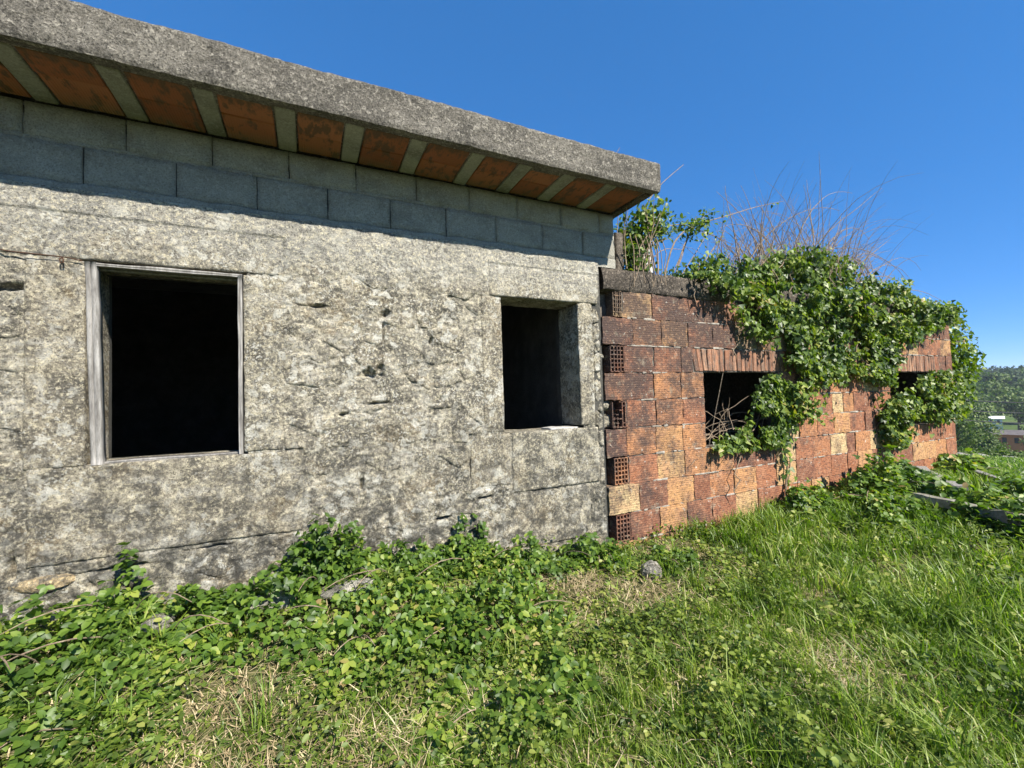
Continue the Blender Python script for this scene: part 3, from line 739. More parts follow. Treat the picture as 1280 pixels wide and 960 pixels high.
def ivy(name, label, poly, n, th, y0=-.02, sz=(.05, .10), base=(5, 0, 2), behind=None, jit=.05, lo=.18):
    root = thing(name, label, "ivy", base)
    q = sample_poly(poly, int(n*1.25), jit); x, z = q[:, 0], q[:, 1]
    kp = fbm(x*4.2, z*4.2, 0, 206, 3) + RNG.normal(0, .06, len(x)) > -.17; x, z = x[kp], z[kp]; n = len(x)
    bul = .5+.5*fbm(x*2.6, z*2.6, 0, 201, 3); fine = .5+.5*fbm(x*6.5, z*6.5, 0, 202, 2)
    t = th*(lo+1.3*bul*bul+.55*fine*fine*1.5)
    u = RNG.uniform(0, 1, n)**.7
    y = y0 - t*u
    top = z > 2.74
    P = np.stack([x, np.where(top, y0+.1-t*u + RNG.uniform(0, .7, n)*(RNG.random(n) < .6), y), z], 1)
    gx_ = fbm((x+.02)*3.2, z*3.2, 0, 201, 3)-fbm((x-.02)*3.2, z*3.2, 0, 201, 3); gz_ = fbm(x*3.2, (z+.02)*3.2, 0, 201, 3)-fbm(x*3.2, (z-.02)*3.2, 0, 201, 3)
    N = unit(np.stack([-gx_*3, -.9+0*x, .45-gz_*3], 1) + .75*rv(n))
    D = unit(np.stack([0*x, -.15+0*x, -1+0*x], 1) + .8*rv(n))
    s = RNG.uniform(*sz, n)
    V, T = leaves(IVYL, P, D, N, s)
    tri_obj("foliage", V, T, M_IVY, root, kind="stuff")
    m = MB()
    for i in range(max(4, n//700)):
        k = random.randrange(n); p = Vector(P[k]); p.y = y0-.02
        pts = [p]
        for j in range(6): pts.append(pts[-1] + Vector((random.uniform(-.10, .10), random.uniform(-.03, .02), -random.uniform(.03, .11))))
        m.tube(pts, [.006]*6+[.002], 4)
    o = m.build("stem", M_BARK, root); tag(o, kind="stuff")
    return root
ivy("ivy_curtain", "large mass of glossy ivy hanging from the top of the brick wall between its openings", MAIN, 26000, .25, sz=(.032, .072), base=(5.8, -.1, 2.6))
ivy("window_ivy", "ivy growing out of the brick wall's nearer opening over its sill", WIN1, 3300, .15, -.0, (.03, .066), (4.5, -.05, .95))
ivy("window_ivy", "ivy bush filling the brick wall's far opening", WIN2, 5600, .22, -.0, (.035, .075), (8.2, -.1, .95))
END = [(9.3, 2.85), (9.9, 2.95), (10.25, 2.80), (10.35, 2.40), (10.9, 1.98), (10.62, 1.62), (10.45, 1.2), (9.95, .85), (9.66, .95), (9.70, 1.92), (9.5, 2.3)]
n = 6500; q = sample_poly(END, n, .05)
root = thing("corner_ivy", "ivy hanging over the far right end of the brick wall against the sky", "ivy", (9.9, .3, 1.5))
P = np.stack([q[:, 0], .1+RNG.uniform(-.1, .9, n), q[:, 1]], 1)
V, T = leaves(IVYL, P, np.stack([.2+0*q[:, 0], -.2+0*q[:, 0], -1+0*q[:, 0]], 1)+.8*rv(n), np.stack([.3+0*q[:, 0], -.8+0*q[:, 0], .4+0*q[:, 0]], 1)+.8*rv(n), RNG.uniform(.045, .09, n))
tri_obj("foliage", V, T, M_IVY, root, kind="stuff")
m = MB()
for i in range(12): 
    z = random.uniform(1, 2.6); x = 9.56+random.random()*.2
    m.tube([(x, .2, z), (x+.15, .15, z+.1), (x+.3, .1, z+.02), (x+.42, .1, z-.12)], [.012, .01, .007, .003], 4)
tag(m.build("stem", M_BARK, root), kind="stuff")
# thin runner down the bricks right of the nearer opening
root = thing("ivy_runner", "thin ivy runner climbing the bricks right of the nearer opening", "ivy", (5.02, -.03, .1))
pts = [(5.03, -.03, .10), (5.0, -.03, .35), (5.04, -.035, .6), (4.99, -.035, .85), (5.05, -.03, 1.1)]
m = MB(); m.tube(pts, [.014, .012, .011, .01, .006], 5); m.tube([(5.0, -.03, .35), (5.08, -.03, .5), (5.12, -.03, .72)], .007, 4); m.build("stem", M_BARK, root)
n = 60; z = RNG.uniform(.15, 1.1, n); P = np.stack([5.02+RNG.normal(0, .05, n), -.04-RNG.uniform(0, .06, n), z], 1)
V, T = leaves(IVYL, P, np.array([[0, -.2, -1.]])+.8*rv(n), np.array([[0, -1, .4]])+.6*rv(n), RNG.uniform(.04, .08, n)); tri_obj("foliage", V, T, M_IVY, root, kind="stuff")
# dead dry stems inside the nearer opening
root = thing("dead_canes", "tangle of dry grey stems inside the brick wall's nearer opening", "canes", (4.2, .2, .95))
m = MB()
for i in range(34):
    p = Vector((random.uniform(3.8, 4.9), random.uniform(-.02, .35), random.uniform(.9, 1.1))); d = Vector((random.uniform(-1, 1), random.uniform(-.3, .3), random.uniform(.2, 1.2))).normalized(); pts = [p]
    for j in range(6): d = (d+Vector((random.uniform(-.4, .4), random.uniform(-.2, .2), random.uniform(-.45, .2)))).normalized(); q_ = pts[-1]+d*.09; q_.z = min(q_.z, 1.66); pts.append(q_)
    m.tube(pts, [.006, .005, .005, .004, .004, .003, .002], 4)
tag(m.build("stem", M_BARK, root), kind="stuff")

# leafy tuft under the roof corner
root = thing("wall_shrub", "leafy shrub growing on the wall top under the roof corner", "shrub", (3.05, .2, 2.7))
n = 1500; c = np.array([(2.95, .25, 3.0), (3.15, .15, 3.25), (3.35, .2, 3.35), (2.95, .1, 2.85), (3.1, .3, 3.1)]); k = RNG.integers(0, 5, n)
P = c[k] + RNG.normal(0, .10, (n, 3))*np.array([.9, .9, 1.1]); P[:, 2] = np.minimum(P[:, 2], np.where(P[:, 0] < 2.74, 3.15, 9))
kp = (P[:, 0] > 2.76) & (P[:, 1] > -.05); P = P[kp]; n = len(P)
V, T = leaves(LEAF, P, np.array([[0, -.1, -.5]])+rv(n), np.array([[0, -.7, .6]])+.8*rv(n), RNG.uniform(.035, .075, n)); tri_obj("foliage", V, T, M_IVY, root, kind="stuff")
m = MB()
for i in range(16):
    x = random.uniform(2.8, 3.3); pts = [Vector((x, random.uniform(-.0, .25), 2.72))]; d = Vector((random.uniform(-.3, .5), random.uniform(-.25, .1), 1)).normalized()
    for j in range(6): d = (d+Vector((random.uniform(-.25, .3), random.uniform(-.1, .1), random.uniform(-.3, .1)))).normalized(); pts.append(pts[-1]+d*.12)
    m.tube(pts, [.008, .007, .006, .005, .004, .003, .002], 4)
for i in range(7):    # dry hanging strands over the beam
    x = 2.82+i*.07; pts = [(x, -.02, 3.05), (x+.02, -.05, 2.9), (x+random.uniform(-.04, .04), -.06, 2.75), (x+random.uniform(-.06, .06), -.05, 2.6-random.random()*.1)]
    m.tube(pts, .004, 4)
tag(m.build("stem", M_BARK, root), kind="stuff")

# bramble shoots and bare thicket on top of the annex
def shoot(name, label, base, pts, r, lv, parent=None):
    root = thing(name, label, "bramble", base)
    pts = [Vector(p) for p in pts]; fine = []
    for i in range(len(pts)-1):
        p0 = pts[max(i-1, 0)]; p1 = pts[i]; p2 = pts[i+1]; p3 = pts[min(i+2, len(pts)-1)]
        for t in (0, .25, .5, .75):
            fine.append(.5*((2*p1)+(p2-p0)*t+(2*p0-5*p1+4*p2-p3)*t*t+(3*p1-p0-3*p2+p3)*t**3))
    fine.append(pts[-1]); m = MB(); L = len(fine)
    m.tube(fine, [r*(1-.75*i/L) for i in range(L)], 5); m.build("cane", M_BARK, root)
    if lv:
        P = []
        for f0, cnt_, sp in lv:
            c = fine[int(f0*(L-1))]
            for _ in range(cnt_): P.append((c.x+random.gauss(0, sp), c.y+random.gauss(0, sp), c.z+random.gauss(0, sp*.8)))
        P = np.array(P); n = len(P)
        V, T = leaves(LEAF, P, np.array([[.2, -.1, -.4]])+rv(n), np.array([[0, -.6, .7]])+.7*rv(n), RNG.uniform(.03, .06, n)); tri_obj("foliage", V, T, M_IVY, root, kind="stuff")
    return root
shoot("bramble_shoot", "long bramble shoot with leaf clusters arching over the gap between roof and ivy", (3.6, .3, 2.7), [(3.55, .3, 2.7), (3.75, .3, 3.2), (4.1, .3, 3.45), (4.6, .3, 3.63), (5.2, .3, 3.85), (5.78, .3, 4.03)], .011, [(.35, 30, .06), (.45, 26, .05), (.62, 10, .03), (.9, 8, .02)])
shoot("bramble_shoot", "leafy bramble shoot leaning across just right of the roof corner", (3.3, .3, 2.7), [(3.2, .3, 2.7), (3.5, .3, 3.25), (3.85, .3, 3.42), (4.3, .3, 3.38), (4.75, .3, 3.30)], .010, [(.35, 70, .08), (.5, 60, .08), (.65, 60, .07), (.8, 20, .05)])
shoot("bramble_shoot", "leafy bramble shoot rising beside the arching shoot", (3.9, .35, 2.7), [(3.75, .35, 2.7), (3.95, .35, 3.2), (4.2, .35, 3.52), (4.45, .35, 3.68)], .009, [(.7, 40, .06), (.9, 40, .06), (.5, 20, .06)])
shoot("bramble_shoot", "bare shoot rising past the roof corner into the sky", (3.1, .3, 2.7), [(2.95, .3, 2.7), (3.2, .3, 3.3), (3.5, .3, 3.75), (3.95, .3, 4.14)], .009, [(.55, 6, .04)])
shoot("bramble_shoot", "thin bare shoot poking above the roof edge near its corner", (2.7, .4, 3.4), [(2.9, .8, 3.0), (3.0, .8, 3.6), (3.2, .8, 4.1), (3.45, .8, 4.5)], .008, [])
for i, (a, b, h) in enumerate([(3.9, 4.5, .75), (4.1, 4.8, .8), (3.85, 4.15, .7), (4.3, 4.9, .55), (3.8, 4.3, .9), (4.0, 4.65, .6)]):
    s_ = shoot("bramble_shoot", "bare upright shoot in the gap between roof corner and ivy", (a, .4, 2.7), [(a-.1, .4, 2.7), ((a+b)/2, .42, 2.7+h*.6), (b, .45, 2.75+h)], .008, [(.8, 5, .03)])
    s_["group"] = "bare upright shoots beside the ivy"
root = thing("bare_thicket", "thicket of bare brown bramble canes arching above the ivy", "thicket", (6.6, .6, 2.7))
def cane(m, p, d, L, seg=9, droop=.16, r=.007):
    pts = [Vector(p)]; d = Vector(d).normalized()
    for j in range(seg):
        d = (d+Vector((random.uniform(-.12, .12), random.uniform(-.1, .1), -droop*(.4+j/seg)))).normalized(); pts.append(pts[-1]+d*(L/seg))
    m.tube(pts, [r*(1-.8*j/seg) for j in range(seg+1)], 4)
m = MB()
for i in range(440):
    x = random.uniform(4.9, 7.6) if i % 5 else random.uniform(4.2, 8.2)
    hmax = np.interp(x, [4.2, 5.2, 6.3, 7.2, 8.2], [.7, 1.25, 1.75, 1.4, .7])
    cane(m, (x, random.uniform(.05, 1.0), 2.95+random.uniform(0, .2)), (random.gauss(.35, .65), random.uniform(-.4, .4), 1), hmax*random.uniform(.5, 1.0), 7, random.uniform(.02, .34), random.uniform(.003, .0065))
tag(m.build("fine_canes", M_BARK, root), kind="stuff")
for p, d, L, dr in [((6.6, .5, 2.9), (.75, 0, 1), 2.3, .03), ((6.2, .5, 2.9), (.5, 0, 1), 2.2, .02), ((6.0, .6, 2.9), (.55, -.1, 1), 2.7, .24), ((7.2, .5, 2.9), (1, 0, .8), 1.9, .02), ((7.0, .4, 2.9), (1, 0, .55), 2.0, .12),
                    ((7.4, .5, 2.95), (1, 0, .5), 1.9, .16), ((7.6, .5, 2.9), (1, 0, .25), 2.8, .07), ((6.5, .4, 2.9), (.2, 0, 1), 1.7, .03), ((5.6, .5, 2.9), (-.2, 0, 1), 1.5, .05), ((5.2, .5, 2.9), (-.5, 0, 1), 1.3, .12),
                    ((5.8, .6, 2.9), (-.1, 0, 1), 1.5, .03), ((6.3, .5, 2.9), (-.4, 0, 1), 1.5, .1), ((5.5, .5, 2.8), (.9, 0, .8), 2.0, .05), ((5.0, .4, 3.0), (.8, 0, 1), 1.9, .2), ((5.9, .4, 3.1), (1, 0, .9), 2.3, .22), ((6.4, .4, 3.1), (.8, 0, .9), 2.4, .2), ((6.9, .4, 3.1), (.9, 0, .7), 2.2, .18), ((6.1, .5, 3.1), (-.7, 0, .9), 1.6, .2), ((6.7, .5, 3.1), (.3, 0, 1), 1.9, .12), ((7.3, .5, 3.0), (.8, 0, .6), 2.4, .14), ((5.3, .5, 3.0), (.4, 0, 1), 1.5, .14), ((7.3, .6, 2.9), (.9, .1, 1), 1.6, .2)]:
    m = MB(); cane(m, p, d, L, 14, dr*.55, .011); m.build("cane", M_BARK, root)

# ------------------------------------------------------------------ loose stones and debris on the ground
def rock(name, label, cat, c, r, mat, seed, parent=None, flat=.7):
    V = []; ns, nl = 14, 9
    for a in range(nl+1):
        th = math.pi*a/nl
        for b in range(ns):
            ph = 2*math.pi*b/ns; dx, dy, dz = math.sin(th)*math.cos(ph), math.sin(th)*math.sin(ph), math.cos(th)
            k = 1+.30*float(fbm(dx*1.6+seed, dy*1.6, dz*1.6, 5, 3))
            V.append((c[0]+r[0]*k*dx, c[1]+r[1]*k*dy, c[2]+r[2]*k*dz))
    F = [(a*ns+b, (a+1)*ns+b, (a+1)*ns+(b+1) % ns, a*ns+(b+1) % ns) for a in range(nl) for b in range(ns)]
    o = obj(name, V, F, mat, parent, False)
    if label: tag(o, label, cat)
    return o
def tz(x, y): return float(terrain(x, y))
rock("loose_stone", "pale lichen covered stone lying in the weeds below the corner where stone meets brick", "stone", (2.44, -.55, tz(2.44, -.55)+.05), (.085, .07, .075), M_GREYROCK, 3)
rock("loose_stone", "white stone showing through the brambles below the left window", "stone", (-.74, -.27, tz(-.74, -.27)+.07), (.08, .06, .045), M_GREYROCK, 8)
rock("ledge_stone", "flat grey ledge stone among the brambles between the two windows", "stone", (.22, -.24, tz(.22, -.24)+.06), (.19, .10, .05), M_GREYROCK, 15)
rock("ledge_stone", "long flat stone under the brambles right of the white stone", "stone", (-.22, -.22, tz(-.22, -.22)+.04), (.16, .10, .05), M_GREYROCK, 21)
rock("ledge_stone", "ochre flat stone at the wall foot at the photo's left edge", "stone", (-1.30, .012, .575), (.14, .05, .045), mat_stone("ochre_stone", (.48, .37, .22), .3, .3), 27)
dz0 = tz(6.9, -.8)
sl_ = thing("fallen_slab", "old concrete slab lying tilted under weeds with a dark hollow below its edge", "slab", (6.9, -.8, dz0))
m = MB(); V, F = bevbox(-.95, .95, -.36, .36, -.05, .05, .015)
R3 = Matrix.Translation((6.30, -1.45, dz0-.01)) @ Matrix.Rotation(math.radians(70), 4, 'Z') @ Matrix.Rotation(math.radians(17), 4, 'X')
gu, gv = np.meshgrid(np.linspace(-.95, .95, 40), np.linspace(-.36, .36, 16)); prm = .05*fbm(gu*4, gv*4, 0, 401, 4)
sx = gu + .06*fbm(gu*3, gv*5, 0, 402, 4); sy = gv + .07*fbm(gu*3.3, gv*3, 4, 403, 4); e_ = np.minimum(.95-abs(gu), .36-abs(gv)) < .004
tp = np.stack([sx, sy, .05 + .35*prm - .02*e_], -1).reshape(-1, 3); bt = np.stack([sx, sy, -.06 - .4*prm], -1).reshape(-1, 3)
a_ = (np.arange(15)[:, None]*40 + np.arange(39)[None]).ravel(); q4 = np.stack([a_, a_+1, a_+41, a_+40], 1)
rg = np.array(list(range(39)) + [i*40+39 for i in range(15)] + [15*40+39-i for i in range(39)] + [(15-i)*40 for i in range(15)])
Fs = [tuple(q) for q in q4] + [tuple(q[::-1]+640) for q in q4] + [(int(rg[(i+1) % len(rg)]), int(rg[i]), int(rg[i])+640, int(rg[(i+1) % len(rg)])+640) for i in range(len(rg))]
m.add([tuple(R3 @ Vector(v)) for v in np.concatenate([tp, bt])], Fs); m.build("slab", M_SLABM, sl_)
def plank(label, a, b, wd, th, seed, mat, name="fallen_plank"):
    a = Vector(a); b = Vector(b); t = (b-a).normalized(); s = t.cross(Vector((0, 0, 1))).normalized(); u_ = s.cross(t); n = 14; V = []; F = []
    for i in range(n+1):
        p = a.lerp(b, i/n) + u_*.012*float(vn(i*.3, seed, 0, 2))
        for (c, d) in ((-.5, -.5), (-.5, .35), (-.4, .5), (.4, .5), (.5, .35), (.5, -.5)):
            V.append(tuple(p+s*c*wd*(1+.2*float(vn(i*.6, c, seed, 4)))+u_*d*th*(1+.3*float(vn(i*.7, d*3, seed, 9)))))
    for i in range(n):
        for j in range(6): F.append((i*6+j, i*6+(j+1) % 6, (i+1)*6+(j+1) % 6, (i+1)*6+j))
    F.append(tuple(range(6))); F.append(tuple(n*6+j for j in reversed(range(6))))
    return tag(obj(name, V, F, mat, None, False), label, "plank")
plank("weathered grey plank lying on the weeds at the foot of the far brick wall", (8.0, -.10, tz(8, -.1)+.16), (6.85, -.90, tz(6.85, -.90)+.15), .13, .05, 2, M_WOOD)
plank("thin pale plank lying in the grass at the photo's right edge", (8.6, -.45, tz(8.6, -.45)+.12), (7.2, -1.75, tz(7.2, -1.75)+.16), .09, .05, 5, M_WOOD)

# ------------------------------------------------------------------ ground cover
def ok_ground(x, y):
    return ~((y > -.03) & (x < 9.55))
def scatter(n, x0, x1, y0, y1, dens):
    x = RNG.uniform(x0, x1, n); y = RNG.uniform(y0, y1, n)
    k = (RNG.random(n) < dens(x, y)) & ok_ground(x, y)
    return x[k], y[k]
STRAW = [(-.87, -.55, .28), (-.30, -.78, .30), (1.43, -.81, .22), (1.75, -.50, .24), (.26, -.62, .25), (-.42, -1.15, .35), (2.80, -.28, .22), (.9, -1.3, .25), (2.2, -.75, .2), (0.1, -1.3, .3), (3.3, -1.3, .25), (2.6, -1.9, .3)]
def strawf(x, y):
    r = np.zeros_like(x)
    for a, b, c in STRAW: r = np.maximum(r, np.exp(-(((x-a)/c)**2+((y-b)/(c*.7))**2)**1.5))
    return np.clip(r*1.0+.25*fbm(x*5, y*5, 0, 303, 3)*r, 0, 1)
def lush(x, y):   # long grass on the right, little on the left
    return sm(1.2, 4.2, x - .35*(y+.8) + 1.5*fbm(x*1.3, y*1.3, 0, 301, 3))
def weedf(x, y):  # broad leaved cover
    return np.clip((1-.55*lush(x, y))*(.80+1.1*fbm(x*1.6, y*1.6, 0, 311, 3)), .06, 1)*(1-.75*strawf(x, y))
bl = []
x, y = scatter(150000, -2.2, 7.5, -3.0, 0, lambda x, y: (.28+.62*lush(x, y))*(1-.6*strawf(x, y))*np.clip(1.15-.13*np.hypot(x, y+3.2), .2, 1)*np.clip(.25+1.5*(fbm(x*2.6, y*2.6, 0, 320, 3)+.25), .08, 1))
dist = np.hypot(x, y+3.2); P = np.stack([x, y, terrain(x, y)-.005], 1); n = len(x)
hgt = RNG.uniform(.05, .17, n)*(.5+.8*lush(x, y))*(.8+.9*np.clip(fbm(x*2.2, y*2.2, 0, 330, 3)+.2, 0, 1))
bl.append(blades(P, hgt, np.clip(.0022*dist, .0035, .011)*RNG.uniform(.7, 1.3, n), .55, .6))
x, y = scatter(90000, 5.5, 16, -6.5, 4, lambda x, y: np.clip(1.1-.05*x, .25, .9))
P = np.stack([x, y, terrain(x, y)-.01], 1); n = len(x)
bl.append(blades(P, RNG.uniform(.07, .19, n), np.clip(.0019*np.hypot(x, y), .008, .03)*RNG.uniform(.7, 1.3, n), .5, .5))
x, y = scatter(60000, 14, 32, -9, 16, lambda x, y: np.full_like(x, .8))
P = np.stack([x, y, terrain(x, y)-.01], 1); n = len(x)
bl.append(blades(P, RNG.uniform(.08, .22, n), RNG.uniform(.025, .05, n), .5, .5))
tx, ty = scatter(420, -2, 6.5, -2.6, -.1, lambda x, y: np.clip(.35+.9*fbm(x*1.2, y*1.2, 0, 361, 2), 0, 1))
k_ = RNG.integers(14, 46, len(tx)); x = np.repeat(tx, k_)+RNG.normal(0, .035, k_.sum()); y = np.repeat(ty, k_)+RNG.normal(0, .035, k_.sum()); kk = ok_ground(x, y); x, y = x[kk], y[kk]; n = len(x)
bl.append(blades(np.stack([x, y, terrain(x, y)-.005], 1), RNG.uniform(.10, .26, n), np.clip(.0024*np.hypot(x, y+3.2), .004, .012)*RNG.uniform(.7, 1.3, n), .6, .7))
x, y = scatter(60000, -2.2, 4, -2.9, -.5, lambda x, y: np.clip(sm(-.6, -1.3, y+.4*fbm(x*1.5, y*1.5, 0, 371, 3)), 0, 1)); n = len(x)
bl.append(blades(np.stack([x, y, terrain(x, y)-.005], 1), RNG.uniform(.03, .11, n), RNG.uniform(.003, .0065, n), .7, .8))
V, T = merge(bl); tri_obj("grass", V, T, M_GRASS, None, label="bright green grass growing long over the ground right of the brambles", kind="stuff")
# dry straw and litter
x, y = scatter(110000, -2, 7, -3, -.04, lambda x, y: np.clip(strawf(x, y)*.9+.14*(1-lush(x, y))+.03, 0, 1))
n = len(x); P = np.stack([x, y, terrain(x, y)+.004+RNG.uniform(0, .03, n)], 1)
V, T = blades(P, RNG.uniform(.01, .06, n), RNG.uniform(.003, .006, n), 3.2, 1.2); tri_obj("dry_straw", V, T, M_STRAW, None, label="pale dead grass and straw lying flat in patches between the weeds", kind="stuff")
# broad leaved weeds
x, y = scatter(150000, -2.2, 7, -3.0, -.02, lambda x, y: weedf(x, y)*np.clip(1.2-.12*np.hypot(x, y+3.2), .25, 1))
n = len(x); hh = RNG.uniform(0, 1, n)**.8*(.02+.21*np.clip(.3+1.1*fbm(x*4.5, y*4.5, 0, 341, 3), 0, 1))
P = np.stack([x, y, terrain(x, y)+hh], 1)
a = RNG.uniform(0, 2*np.pi, n); D = np.stack([np.cos(a), np.sin(a), RNG.uniform(-.5, .5, n)], 1); N = np.array([[0, 0, 1.]])+.8*rv(n)
V, T = leaves(LEAF, P, D, N, RNG.uniform(.016, .044, n)*np.clip(.6+.13*np.hypot(x, y+3.2), .8, 1.4)); tri_obj("weeds", V, T, M_WEED, None, label="low broad leaved weeds covering the ground before the stone wall", kind="stuff")

# brambles along the wall foot: separate clumps
def bramble(label, c, r, h, n, lsz=(.028, .055), cat="bramble", shape=1.0):
    cx, cy = c; root = thing("bramble_clump", label, cat, (cx, cy, tz(cx, cy)))
    a = RNG.uniform(0, 2*np.pi, n); q = np.sqrt(RNG.random(n)); x = cx+r[0]*q*np.cos(a); y = np.minimum(cy+r[1]*q*np.sin(a), -.035)
    y = np.where(y > -.04, -.04-RNG.uniform(0, .1, n), y)
    env = (1-q**2*.75)*(.35+1.2*np.clip(.4+1.2*fbm(x*5, y*5, 0, 350, 3), 0, 1)); z = terrain(x, y) + h*env*RNG.uniform(.15, 1, n)**.6
    P0 = np.stack([x, y, z], 1); out_ = []
    Dm = np.stack([np.cos(a)*.4, np.sin(a)*.4-.35, -.25+0*a], 1)+.55*rv(n); Dm = unit(Dm); N = unit(np.array([[0, -.35, 1.]])+.85*rv(n)); S_ = RNG.uniform(*lsz, n)
    sidev = unit(np.cross(Dm, N))
    out_.append(leaves(LEAF, P0, Dm, N, S_*1.15))
    out_.append(leaves(LEAF, P0, unit(Dm*.25+sidev), N+.15*rv(n), S_*.9)); out_.append(leaves(LEAF, P0, unit(Dm*.25-sidev), N+.15*rv(n), S_*.9))
    V, T = merge(out_); tri_obj("foliage", V, T, M_BRAM, root, kind="stuff")
    m = MB()
    for i in range(2):
        aa = random.uniform(0, 6.28); p = Vector((cx+random.uniform(-.3, .3)*r[0], min(cy, -.06), tz(cx, cy))); d = Vector((math.cos(aa)*.6, -abs(math.sin(aa))*.5, 1))
        pts = [p]
        for j in range(6):
            d = (d.normalized()+Vector((math.cos(aa)*.12, -.03, -.22))); q_ = pts[-1]+d.normalized()*h*.28; q_.y = min(q_.y, -.05); pts.append(q_)
        m.tube(pts, [.003]*6+[.0015], 4)
    tag(m.build("stem", M_BARK, root), kind="stuff"); return root
bramble("bramble sprig climbing the wall below the left window's left jamb", (-.90, -.10), (.14, .09), .42, 90)
bramble("bramble clump at the wall foot at the photo's left edge", (-1.25, -.34), (.42, .26), .30, 480)
bramble("bramble clump under the left window's sill slab", (-.72, -.32), (.34, .24), .32, 420)
bramble("low bramble clump in the grass at the photo's lower left", (-1.05, -.72), (.50, .26), .20, 480)
bramble("bramble clump right of the white stone below the left window", (-.28, -.38), (.34, .25), .22, 330)
bramble("tall bright bramble clump against the wall between the two windows", (.12, -.12), (.38, .13), .33, 560)
bramble("wide bramble clump against the wall left of the narrow window", (.62, -.13), (.42, .14), .38, 680)
bramble("leafy clump reaching up the wall below the narrow window's left side", (1.10, -.13), (.36, .15), .38, 560)
bramble("bramble clump below the narrow window's sill stones", (1.62, -.20), (.40, .22), .28, 420)
bramble("bramble clump at the wall foot before the corner where stone meets brick", (2.22, -.22), (.34, .22), .24, 380)
bramble("bramble clump in the middle of the weeds before the ledge stone", (.35, -.62), (.50, .30), .22, 620)
bramble("dense dark bramble clump in the weeds below the narrow window", (1.0, -.72), (.55, .34), .24, 700)
bramble("bramble clump beside the pale loose stone at the corner", (2.72, -.45), (.28, .2), .18, 260)
bramble("weedy clump in the foreground centre of the photo", (.85, -1.25), (.50, .28), .16, 480)
bramble("dark leafy clump at the foot of the brick wall below the ivy runner", (5.25, -.24), (.55, .22), .38, 700, (.035, .06))
bramble("leafy clump covering the ground before the far brick wall", (6.2, -.40), (.95, .38), .42, 1500, (.04, .075))
bramble("leafy clump growing over the fallen slab", (6.22, -1.40), (.55, .95), .34, 1700, (.05, .09))
bramble("leafy clump at the foot of the wall's far right end", (8.9, -.25), (.8, .35), .30, 520, (.06, .10))
bramble("leafy clump in the grass beyond the fallen slab", (7.75, -1.25), (.7, .4), .26, 520, (.05, .09))
bramble("leafy clump in the grass before the fallen slab", (5.55, -.85), (.6, .40), .26, 700, (.035, .065))

# ------------------------------------------------------------------ far field: valley trees, houses, cables, wooded hill
def polar(az, s):
    return math.sin(math.radians(az))*s, -3.2+math.cos(math.radians(az))*s
def crown_pts(n, c, r, clumps=14, sd=.33):
    cc = RNG.normal(0, 1, (clumps, 3)); cc = unit(cc)*RNG.uniform(.35, .85, (clumps, 1)); k = RNG.integers(0, clumps, n)
    q = cc[k]+rv(n)*RNG.uniform(.1, sd, (n, 1))
    return np.array(c)+q*np.array(r), unit(q+.3*rv(n))
def tree(x, y, h, r, n, lsz, mat, label):
    z = tz(x, y); root = thing("valley_tree", label, "tree", (x, y, z), "trees in the valley")
    m = MB(); m.tube([(x, y, z-.3), (x+.1, y, z+h*.3), (x, y+.1, z+h*.65)], [h*.03, h*.022, h*.01], 6)
    for i in range(5):
        aa = i*1.26; m.tube([(x, y, z+h*(.3+.06*i)), (x+math.cos(aa)*r*.4, y+math.sin(aa)*r*.4, z+h*(.5+.06*i)), (x+math.cos(aa)*r*.7, y+math.sin(aa)*r*.7, z+h*(.6+.05*i))], [h*.012, h*.008, h*.003], 4)
    m.build("trunk", M_TBARK, root)
    P, N = crown_pts(n, (x, y, z+h*.60), (r, r, h*.42))
    V, T = leaves(LEAF, P, rv(n), N+.4*rv(n), RNG.uniform(*lsz, n)); tri_obj("crown", V, T, mat, root)
    return root
for az, s, h, r in [(71.2, 62, 6.5, 3.2), (72.3, 75, 7.5, 3.6), (72.1, 95, 9, 4.2), (73.35, 70, 4.6, 2.2), (75.7, 100, 3.2, 2.4), (72.0, 130, 12, 6), (73.0, 185, 15, 8), (74.0, 200, 14, 8), (75.2, 190, 13, 7), (71.6, 210, 15, 8), (76.9, 120, 7, 4), (70.0, 110, 9, 5), (77.5, 160, 11, 6), (68.5, 140, 12, 6), (74.9, 240, 13, 8), (73.5, 255, 14, 8)]:
    x, y = polar(az, s); tree(x, y, h, r, 2600, (s*.0026, s*.0052), M_TREE, "small leafy tree in the valley just beyond the green field" if s < 150 else "tall leafy tree standing at the foot of the wooded hill")
fp = []
for i in range(420):
    az = random.uniform(60, 86); s = random.uniform(300, 560); x, y = polar(az, s); z = tz(x, y); h = random.uniform(8, 14)
    P, N = crown_pts(240, (x, y, z+h*.55), (h*.5, h*.5, h*.5), 8, .45); fp.append((P, N))
P = np.concatenate([p for p, _ in fp]); N = np.concatenate([q for _, q in fp]); n = len(P)
V, T = leaves(LEAF, P, rv(n), N+.4*rv(n), RNG.uniform(1.1, 2.2, n)); tri_obj("hill_woods", V, T, M_PINE, None, label="dark wooded hill on the horizon at the right", kind="stuff")
M_ORW = mat_simple("orange_house_wall", [(.3, (.58, .17, .07)), (.7, (.66, .23, .10))], 1); M_WHW = mat_simple("white_house_wall", [(.3, (.62, .62, .60)), (.7, (.75, .75, .73))], 1)
M_RF = mat_simple("dark_roof", [(.3, (.10, .09, .085)), (.7, (.17, .15, .14))], 1); M_RFW = mat_simple("pale_sheet_roof", [(.3, (.60, .61, .62)), (.7, (.74, .75, .76))], 1)
M_GLASS = mat_simple("dark_window_glass", [(.3, (.02, .025, .03)), (.7, (.04, .045, .05))], 1, .2)
